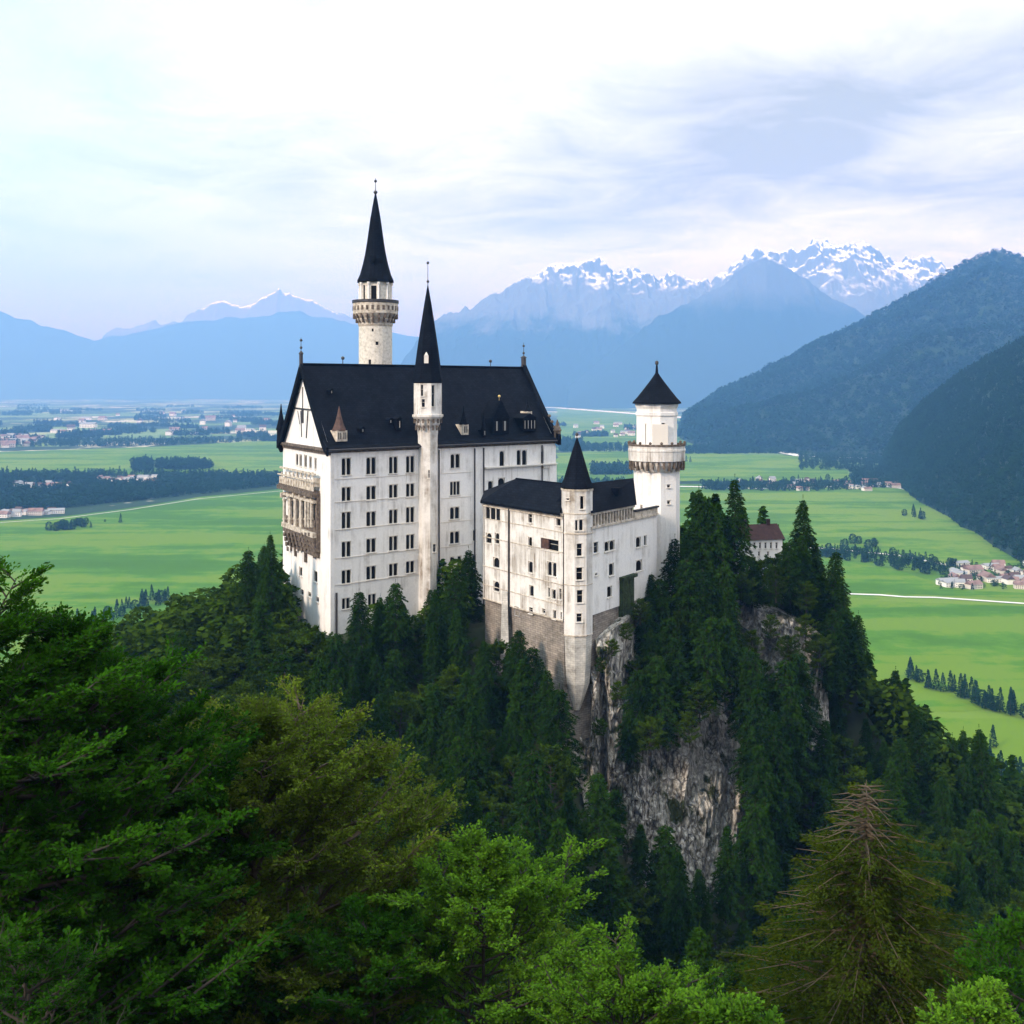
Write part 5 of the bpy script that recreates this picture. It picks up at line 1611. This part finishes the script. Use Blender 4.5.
# trees picked out one by one: px, base row, Y, height, kind, label, group
HERO = [
    (700, 606, 228, 25, 1, 'tall slender spruce on the rock right beside the gallery tower'),
    (672, 622, 226, 18, 0, 'bushy spruce whose tip reaches the foot of the gallery tower'),
    (734, 604, 232, 27, 3, 'tallest dark spruce on the rock, left of the small red roofed house'),
    (716, 612, 229, 24, 0, None), (690, 640, 219, 17, 2, None), (660, 650, 219, 15, 2, None), (708, 655, 219, 18, 4, None), (646, 664, 216, 12, 2, None),
    (752, 606, 233, 10.5, 2, None), (770, 605, 231, 9.5, 4, None), (802, 600, 238, 15, 0, None), (790, 602, 232, 13.5, 2, None), (818, 618, 240, 17, 1, 'slim spruce at the right edge of the rock top'),
    (830, 640, 238, 20, 0, None), (842, 668, 236, 20, 3, None), (826, 690, 232, 18, 4, None), (856, 690, 236, 17, 0, None),
    (640, 745, 205, 15, 2, None), (662, 742, 206, 17, 4, None), (684, 728, 208, 18, 0, None), (706, 706, 210, 18, 2, None), (628, 760, 203, 10, 2, None), (650, 700, 211, 13, 4, None), (672, 690, 212, 15, 2, None),
    (695, 684, 214, 15, 0, None), (724, 690, 212, 15, 2, None), (728, 664, 219, 15, 4, None), (718, 640, 222, 16, 2, None), (742, 720, 212, 15, 0, None),
    (752, 742, 210, 19, 4, None), (756, 790, 205, 20, 0, None), (760, 800, 205, 23, 1, None), (782, 760, 210, 20, 2, None), (764, 850, 198, 20, 0, None), (775, 840, 200, 24, 1, None), (752, 895, 190, 17, 2, None), (800, 740, 216, 18, 4, None), (790, 800, 206, 22, 0, None),
    (272, 612, 232, 17, 3, 'dark spruce standing against the left corner of the palace'), (262, 600, 246, 13, 0, None), (248, 602, 240, 12, 2, None),
    (452, 622, 224, 12, 2, 'small dark spruce close to the foot of the stair turret'), (396, 640, 216, 12, 2, None), (360, 655, 214, 13, 4, None), (648, 610, 224, 8, 2, None), (632, 612, 222, 5, 2, None),
    (560, 790, 190, 18, 4, None), (612, 850, 184, 11, 2, None), (640, 880, 184, 10, 0, None), (600, 860, 178, 15, 4, None), (664, 905, 184, 14, 2, None), (700, 935, 184, 12, 0, None), (680, 950, 178, 17, 1, None), (726, 920, 186, 17, 3, None),
    (534, 720, 200, 14, 2, None), (548, 745, 196, 14, 0, None), (516, 690, 206, 12, 4, None),
]
for px, py, Y, hh, k, lab in HERO:
    p = P(px, py, Y); pr = SP[k]
    plant('spruce_tree', pr, p.x, p.y, p.z - .5, hh / pr[2], lab or ('dark spruce clinging to the rock face and its ledges' if px > 580 else 'dark spruce growing close below the castle walls'), 'tree',
          None if lab else ('spruces on the rock' if px > 580 else 'spruces below the castle walls'), sz=1.0)
# broadleaf bushes on ledges
for px, py, Y, hh, k in ((664, 700, 209, 8, 0), (690, 745, 203, 7, 1), (640, 690, 210, 7, 2), (716, 680, 212, 7, 2), (650, 752, 200, 7, 2), (676, 652, 217, 9, 3), (740, 612, 228, 9, 0), (776, 600, 228, 8, 1), (806, 612, 230, 7, 2), (750, 600, 240, 10.5, 0), (764, 602, 243, 10.5, 1), (778, 600, 240, 10.5, 2), (792, 600, 240, 10, 0), (770, 640, 226, 6, 1), (788, 662, 223, 6, 2), (806, 640, 227, 6, 0), (752, 660, 223, 7, 1), (820, 670, 226, 8, 2), (796, 690, 222, 7, 0), (600, 672, 202, 3.5, 1), (612, 655, 205, 3.5, 2), (626, 640, 207, 4, 0), (640, 622, 213, 5, 2), (655, 612, 219, 5, 1), (618, 700, 199, 4, 0), (600, 735, 196, 3.5, 2), (700, 720, 205, 7, 2), (760, 695, 218, 8, 1)):
    p = P(px, py, Y); pr = BE[k]
    plant('bush', pr, p.x, p.y, p.z - .6, hh / pr[2], 'low dark green bush rooted on a ledge of the rock face', 'bush', 'bushes on the rock ledges')


def merged_trees(name, pos, protos, m, kind='stuff'):
    """one object of many far trees. pos: (x, y, z, s); protos: list of (verts, faces)"""
    vs, fs, b = [], [], 0
    for (x, y, z, s) in pos:
        v, f = protos[RR.randrange(len(protos))]
        a = RR.random() * 6.283; c, sn = math.cos(a), math.sin(a)
        vv = v * s
        vs.append(np.stack([vv[:, 0] * c - vv[:, 1] * sn + x, vv[:, 0] * sn + vv[:, 1] * c + y, vv[:, 2] * RR.uniform(.85, 1.15) + z], 1)); fs.append(f + b); b += len(v)
    o = mobj(name, np_mesh(name, np.concatenate(vs), np.concatenate(fs), m))
    return tag(o, kind=kind)


def leafy(seed, h, r, n, leaf, conic):
    """light far tree: leaf clumps spread through a crown volume"""
    R = np.random.RandomState(seed)
    t = R.rand(n) ** (1.25 if conic else 1.0); a = R.rand(n) * 6.283
    rad = r * ((1 - t) ** .8 + .04 if conic else np.sqrt(np.clip(1 - ((t - .45) / .56) ** 2, 0, 1)) + .02) * (.55 + .5 * R.rand(n))
    lob = 1 + .22 * np.sin(a * 3 + t * 9 + seed)
    z0 = .08 * h
    c = np.stack([np.cos(a) * rad * lob, np.sin(a) * rad * lob, z0 + t * (h - z0)], 1)
    d = unit(np.stack([np.cos(a), np.sin(a), R.normal(-.1, .4, n)], 1)); u = unit(np.array([0, 0, 1.]) + R.normal(0, .6, (n, 3)))
    s = leaf * (.6 + .8 * R.rand(n))
    return rot_leaf(c, d, u, s, s * .8)


MIDC = [leafy(31 + k, 19, 4.0, 420, 1.5, True) for k in range(3)]
MIDB = [leafy(41 + k, 15, 5.0, 420, 1.6, False) for k in range(3)]
merged_trees('forest', [e[:4] for e in extra if not e[4]] or [(0, 300, 150, 1)], MIDC, M['spruce'])
merged_trees('forest', [e[:4] for e in extra if e[4]] or [(5, 300, 150, 1)], MIDB, M['beech'])
# back of the hill, down to the valley
back = []
for _ in range(1500):
    x = RR.uniform(-330, 330); y = RR.uniform(300, 560)
    d = float(ground_d(x, y))
    if d < H - 4: back.append((x, y, H - d - .5, RR.uniform(.7, 1.1)))
for _ in range(1700):
    sg = 1 if RR.random() < .6 else -1
    y = RR.uniform(60, 330); x = sg * RR.uniform(max(60, .53 * y + 14), 330)
    if y < 235 and abs(x) < 118 and y > 120: continue
    d = float(ground_d(x, y))
    if d < H - 4: back.append((x, y, H - d - .5, RR.uniform(.7, 1.1)))
merged_trees('forest', back, MIDC + MIDB[:1], M['spruce'])
# ------------------------------------------------------------------ valley trees, woods and houses
LOWC = [leafy(51 + k, 17, 3.4, 70, 2.8, True) for k in range(3)]
LOWB = [leafy(61 + k, 13, 5.5, 80, 3.2, False) for k in range(3)]
VC = [(np_mesh('trunk', *tubes_np([((0, 0, 0), (0, 0, 12), .35, .12)], 5), M['bark']), np_mesh('crown', *leafy(71 + k, 19, 3.6, 520, 1.3, True), M['far_leaf']), 19) for k in range(3)]
VB = [(np_mesh('trunk', *tubes_np([((0, 0, 0), (0, 0, 8), .4, .2)], 5), M['bark']), np_mesh('crown', *leafy(81 + k, 14, 5.4, 560, 1.5, False), M['far_leaf']), 14) for k in range(3)]


def vtree(px, py, s, conic, label, group):
    x, y = G(px, py)
    pr = RR.choice(VC if conic else VB)
    return plant('valley_tree', pr, x, y, 0, s, label, 'tree', group)


def row(pts, n, jx, jy, smin, smax, pc, label, group):
    for k in range(n):
        t = (k + RR.uniform(.1, .9)) / n * (len(pts) - 1); i = int(t); f = t - i
        px = pts[i][0] * (1 - f) + pts[i + 1][0] * f + RR.uniform(-jx, jx); py = pts[i][1] * (1 - f) + pts[i + 1][1] * f + RR.uniform(-jy, jy)
        vtree(px, py, RR.uniform(smin, smax), RR.random() < pc, label, group)


row([(905, 676), (950, 694), (985, 708), (1024, 716)], 26, 4, 3, .7, 1.05, .8, 'dark tree in the row between two meadows at the right', 'tree row between the right meadows')
vtree(993, 748, .85, True, 'lone dark tree in the small meadow at the right edge', None)
row([(975, 768), (1000, 776), (1026, 786)], 10, 4, 5, .7, 1.0, .7, 'dark tree below the small meadow at the right edge', 'trees below the small right meadow')
row([(822, 556), (860, 558), (900, 566), (950, 572)], 42, 6, 5, .7, 1.15, .45, 'tree in the belt between the right meadow and the village', 'tree belt beside the right village')
row([(846, 546), (880, 548)], 6, 4, 3, .9, 1.2, 0, 'broad tree at the left end of the village tree belt', 'broad trees at the belt end')
row([(905, 515), (925, 520)], 5, 3, 2, .9, 1.2, .4, 'tree of the small clump at the foot of the right hill', 'clump at the foot of the right hill')
row([(50, 530), (70, 529), (86, 527)], 16, 3, 2.5, .95, 1.15, 0, 'broad tree of the round copse in the left meadow', 'copse in the left meadow')
vtree(91, 528, .65, True, 'small dark tree just right of the round copse in the left meadow', None)
vtree(120.5, 523, .95, True, 'lone pointed tree right of the copse in the left meadow', None)
vtree(105, 522, .35, False, 'tiny tree between the copse and the lone pointed tree', None)
row([(78, 630), (110, 619), (140, 607), (168, 598)], 26, 4, 4, .7, 1.1, .75, 'dark tree at the lower edge of the left meadow', 'trees at the lower edge of the left meadow')
row([(705, 489), (760, 486), (830, 483), (905, 484)], 44, 6, 3.5, .8, 1.3, .4, 'tree among the houses of the far village at the right', 'trees in the far right village')
row([(660, 462), (690, 463)], 6, 4, 1.5, .9, 1.3, .6, 'tree on the field edge behind the gallery tower', 'trees behind the gallery tower')

woods = []
def patch(x0, x1, y0, y1, n, s=(0.8, 1.2), edge=None):
    for _ in range(n):
        px = RR.uniform(x0, x1); py = RR.uniform(y0, y1)
        if edge and not edge(px, py): continue
        x, y = G(px, py); woods.append((x, y, 0, RR.uniform(*s)))
# belt of woods left
def holes(px, py):
    if 14 < px < 70 and 484 < py < 489: return False
    if 100 < px < 158 and 477 < py < 484: return False
    if 0 < px < 60 and 496 < py < 500: return RR.random() < .35
    top = 474 if px < 130 else 474 + (px - 130) * .01
    bot = 513 - max(0, px - 20) * .105
    return top < py < bot
patch(-60, 290, 473, 516, 5200, (.8, 1.35), holes)
patch(155, 212, 463, 470, 420, (1.2, 1.7), lambda x, y: abs(y - 467) < 3.2 * (1 - ((x - 184) / 30) ** 4))
patch(132, 152, 462, 472, 120, (1.1, 1.6))
patch(-60, 290, 440.5, 447, 900, (1.0, 1.8), lambda x, y: y < 452 - x * .04)
for k in range(60):
    cx, cy = RR.uniform(-80, 330), RR.uniform(405, 442)
    patch(cx - RR.uniform(6, 24), cx + RR.uniform(6, 24), cy - .7, cy + .7, 70, (1.2, 2.2))
for k in range(36):
    cx, cy = RR.uniform(552, 880), RR.uniform(418, 450)
    patch(cx - RR.uniform(4, 16), cx + RR.uniform(4, 16), cy - .8, cy + .8, 60, (1.1, 1.8))
patch(592, 632, 468, 475, 260, (1.0, 1.6)); patch(560, 632, 484, 491, 300, (.9, 1.3)); patch(680, 800, 449, 454, 420, (1, 1.6)); patch(560, 640, 446, 452, 300, (1.0, 1.5))
patch(850, 905, 470, 488, 420, (.8, 1.2)); patch(700, 860, 484, 491, 380, (.7, 1.1)); patch(800, 905, 455, 470, 420, (.9, 1.4))
patch(820, 960, 550, 572, 300, (.35, .75), lambda x, y: abs(y - (553 + max(0, x - 850) * .17)) < 6)
patch(940, 1040, 562, 590, 150, (.3, .6), lambda x, y: y > 566)
merged_trees('woods', woods, LOWB + LOWC, M['far_leaf'])

# forest covering the near hill on the right
R_ = np.random.RandomState(3)
n = 15000
u = R_.rand(n) * .98 + .01; v = R_.rand(n) ** 1.1 * 1.12
x, y, z = S_near(u, v)
px = 512 + F * x / y
keep_ = (px < 1075) & (px > 860) & (z > -.4)
merged_trees('forest', [(a, b, c - 1, RR.uniform(.7, 1.25)) for a, b, c in zip(x[keep_], y[keep_], z[keep_])], LOWC + LOWB[:1], M['far_leaf'])
n = 12000
u = R_.rand(n) * .85 + .02; v = R_.rand(n) * 1.05
x, y, z = S_big(u, v); px = 512 + F * x / y
clear = fbm(x, y, 700, 4, 8.8) + fbm(x, y, 2000, 2, 3.1) * .6 - np.clip((160 - z) / 260, 0, 1) * .3
keep_ = (px < 1060) & (z > 5) & (clear > -.42)
BIGL = [leafy(91 + k, 26, 11, 26, 9, False) for k in range(3)]
merged_trees('forest', [(a, b, c - 2, RR.uniform(.7, 1.25)) for a, b, c in zip(x[keep_], y[keep_], z[keep_])], BIGL, M['far_leaf'])


# houses ------------------------------------------------------------------------
def house_mesh(w, d, hw, hr):
    a = MB(); a.obox((-w / 2, -d / 2, -1), (1, 0), (0, 1), w, d, hw + 1)
    a.add([(-w / 2, -d / 2, hw), (-w / 2, d / 2, hw), (-w / 2, 0, hw + hr - .2)], [(0, 1, 2)]); a.add([(w / 2, -d / 2, hw), (w / 2, d / 2, hw), (w / 2, 0, hw + hr - .2)], [(0, 1, 2)])
    k = 0; x = -w / 2 + 1.2
    while x < w / 2 - 1.4:
        for z in (1.0, 3.6):
            if z + 1.3 < hw: a.obox((x, -d / 2 - .04, z), (1, 0), (0, 1), 1.1, .06, 1.3, 1)
        x += 2.6
    r = MB(); o = .6
    r.add([(-w / 2 - o, -d / 2 - o, hw - .25), (w / 2 + o, -d / 2 - o, hw - .25), (w / 2 + o, 0, hw + hr), (-w / 2 - o, 0, hw + hr), (-w / 2 - o, d / 2 + o, hw - .25), (w / 2 + o, d / 2 + o, hw - .25)],
          [(0, 1, 2, 3), (4, 3, 2, 5), (0, 3, 4), (1, 5, 2), (0, 4, 5, 1)])
    return a, r
HP = []
M['wall_cream'] = flat_mat('cream_house_render', (0.55, 0.50, 0.44), 0.9)
M['roof_grey'] = flat_mat('grey_roof_sheets', (0.22, 0.23, 0.24), 0.7)
M['roof_dark'] = flat_mat('dark_brown_tiles', (0.07, 0.045, 0.04), 0.85)
for (w, d, hw, hr, wm_, rm_) in ((14, 9, 5.5, 4, 'wall_house', 'roof_house'), (11, 9, 6, 4.2, 'wall_house', 'roof_dark'), (20, 11, 6, 4.5, 'wall_cream', 'roof_house'), (24, 12, 6, 2.5, 'wall_house', 'roof_grey'), (12, 9, 7, 4.2, 'wall_house', 'roof_grey')):
    a, r = house_mesh(w, d, hw, hr)
    root = a.build('house', [M[wm_], M['glass']]); rr_ = r.build('roof', M[rm_], root)
    HP.append(root)
used = set()
def house(px, py, k, rz, s, label, group):
    x, y = G(px, py)
    if k in used: o = dup(HP[k])
    else: o = HP[k]; used.add(k)
    o.location = (x, y, .2); o.rotation_euler = (0, 0, rz); o.scale = (s, s, s)
    tag(o, label, 'house', group)
    return o


def village(x0, x1, y0, y1, n, label, group, smin=.9, smax=1.3, edge=None):
    for _ in range(n):
        for _t in range(20):
            px = RR.uniform(x0, x1); py = RR.uniform(y0, y1)
            if edge is None or edge(px, py): break
        house(px, py, RR.randrange(5), RR.choice((.1, .3, 1.6, -.2)) + RR.uniform(-.15, .15), RR.uniform(smin, smax), label, group)


village(948, 1040, 564, 590, 40, 'pale gabled house in the dense village at the right edge', 'houses of the right village', .8, 1.15, lambda x, y: y < 590 and y > 566 + (0 if x > 985 else 0))
village(725, 905, 480, 491, 34, 'small pale house in the far village below the wooded hill', 'houses of the far right village')
village(0, 110, 512.5, 517.5, 20, 'small pale house along the near edge of the left woods', 'houses along the left woods', .9, 1.4, lambda x, y: y < 518 - x * .075 and y > 516 - x * .075 - 2)
village(14, 70, 484.5, 489, 16, 'pale building in a clearing of the left woods', 'buildings in the left clearing', .9, 1.5)
village(100, 158, 477, 484, 22, 'pale building of the hamlet between the left woods and the far meadow', 'houses of the left hamlet', .8, 1.4)
village(-10, 46, 438, 448, 26, 'pale building of the far town at the left edge', 'buildings of the far left town', 1.6, 3.0)
village(50, 280, 412, 436, 34, 'pale far building scattered over the left plain', 'far buildings on the left plain', 2.0, 4.0)
village(570, 640, 424, 440, 20, 'pale far building behind the gallery tower', 'far buildings behind the gallery tower', 1.6, 2.6)

# ------------------------------------------------------------------ foreground trees around the viewpoint
def fg(name, px, top, Y, data, bark, leafm, label, cat='tree', dz=0.0):
    """place a tree so that its base stands on the slope; scaled so its top reaches the given row"""
    w, l_, h_ = data
    x = (px - 512) / F * Y; z = gz(x, Y) + dz
    want = H - (top - HY) / F * Y - z
    s = want / h_
    root = tree_proto(name, (np.array(w[0]) * s, w[1]), (np.array(l_[0]) * s, l_[1]), bark, leafm, (x, Y, z))
    root.rotation_euler = (0, 0, rnd.random() * 6)
    return tag(root, label, cat)


fg('beech_tree', -45, 518, 40, (*broadleaf(301, 26, 9.4, base=.04, limbs=70, subs=16, twigs=11, nleaf=24, leaf=.175, spray=.8, lift=.25, wood_r=.4, egg=.70), 26), M['bark'], M['fg_dark'],
   'huge dark green leafy tree filling the left edge of the view')
fg('beech_tree', 58, 572, 44, (*broadleaf(313, 23, 6.8, base=.04, limbs=60, subs=14, twigs=10, nleaf=24, leaf=.17, spray=.8, lift=.2, wood_r=.35, egg=.62), 23), M['bark'], M['fg_dark'],
   'dense dark green tree overlapping the huge one at the left edge')
fg('beech_tree', 150, 712, 47, (*broadleaf(302, 20, 6.0, base=.04, limbs=56, subs=14, twigs=10, nleaf=22, leaf=.17, spray=.75, lift=.2, wood_r=.35, egg=.6), 20), M['bark'], M['fg_dark'],
   'dark green leafy tree touching the left side of the olive one')
fg('beech_tree', 258, 688, 50, (*broadleaf(303, 20, 7.0, base=.03, limbs=96, subs=16, twigs=11, nleaf=22, leaf=.135, spray=.8, lift=.55, wood_r=.3, egg=.68, jit=.8), 20), M['twig'], M['fg_olive'],
   'rounded olive brown tree with fine upswept twigs left of centre')
fg('beech_tree', 20, 930, 30, (*broadleaf(305, 12, 4.2, base=.05, limbs=30, subs=10, twigs=8, nleaf=11, leaf=.15, spray=.6, egg=.5), 12), M['bark'], M['fg_dark'],
   'leafy bush in the bottom left corner', 'bush')
fg('maple_tree', 480, 826, 46, (*broadleaf(306, 16, 5.2, base=.08, limbs=52, subs=13, twigs=9, nleaf=20, leaf=.17, spray=.7, lift=.45, wood_r=.2, gappy=.08, egg=.55), 16), M['bark'], M['fg_bright'],
   'bright fresh green leafy tree at the bottom centre')
fg('maple_tree', 372, 900, 44, (*broadleaf(307, 13, 4.0, base=.1, limbs=26, subs=11, twigs=8, nleaf=20, leaf=.17, spray=.7, lift=.4, wood_r=.2, egg=.5), 13), M['bark'], M['fg_dark'],
   'mid green leafy tree between the olive tree and the bright one')
fg('maple_bush', 628, 966, 38, (*broadleaf(308, 9, 3.4, base=.08, limbs=36, subs=11, twigs=8, nleaf=18, leaf=.15, spray=.6, lift=.5, wood_r=.12, egg=.45), 9), M['bark'], M['fg_bright'],
   'bright yellow green bush at the bottom edge right of centre', 'bush')
fg('larch_tree', 866, 778, 50, (*spruce(309, 20, 10.5, dens=5.5, leaf=.24, whorl=.38, twigs=True, droop=.12, bare=.10, wood_r=.2, shape=.62, up=.10), 20), M['twig'], M['fg_larch'],
   'olive brown larch with a bare forked tip at the lower right')
fg('maple_tree', 1030, 905, 44, (*broadleaf(310, 13, 3.6, base=.1, limbs=24, subs=10, twigs=8, nleaf=12, leaf=.2, spray=.7, lift=.4, wood_r=.2), 13), M['bark'], M['fg_dark'],
   'green leafy tree cut by the right edge of the view')
fg('maple_bush', 975, 994, 36, (*broadleaf(311, 8, 2.6, base=.08, limbs=22, subs=9, twigs=7, nleaf=12, leaf=.2, spray=.6, lift=.5, wood_r=.12), 8), M['bark'], M['fg_bright'],
   'bright green bush at the bottom right beside the larch', 'bush')
fg('maple_bush', 728, 1000, 36, (*broadleaf(312, 7, 2.2, base=.08, limbs=20, subs=9, twigs=7, nleaf=12, leaf=.2, spray=.6, lift=.5, wood_r=.12), 7), M['bark'], M['fg_bright'],
   'small bright green bush at the bottom edge left of the larch', 'bush')

# ------------------------------------------------------------------ air
hm = bpy.data.materials.new('air_haze'); hm.use_nodes = True
nn_ = hm.node_tree.nodes; nn_.clear()
ho = nn_.new('ShaderNodeOutputMaterial'); hv = nn_.new('ShaderNodeVolumePrincipled')
hv.inputs['Color'].default_value = (0.155, 0.385, 0.87, 1)
hv.inputs['Absorption Color'].default_value = (0.59, 0.23, 0.0, 1)
hv.inputs['Density'].default_value = 8.2e-5
hv.inputs['Anisotropy'].default_value = 0.0
hv.inputs['Density Attribute'].default_value = ''
hv.inputs['Color Attribute'].default_value = ''
hv.inputs['Temperature Attribute'].default_value = ''
hm.node_tree.links.new(hv.outputs[0], ho.inputs['Volume'])
hb = MB(); hb.obox((-62000, -21000, -1), (1, 0), (0, 1), 124000, 83000, 2900)
hb.f = [f[::-1] for f in hb.f]
haze = hb.build('haze', hm); tag(haze, kind='stuff')
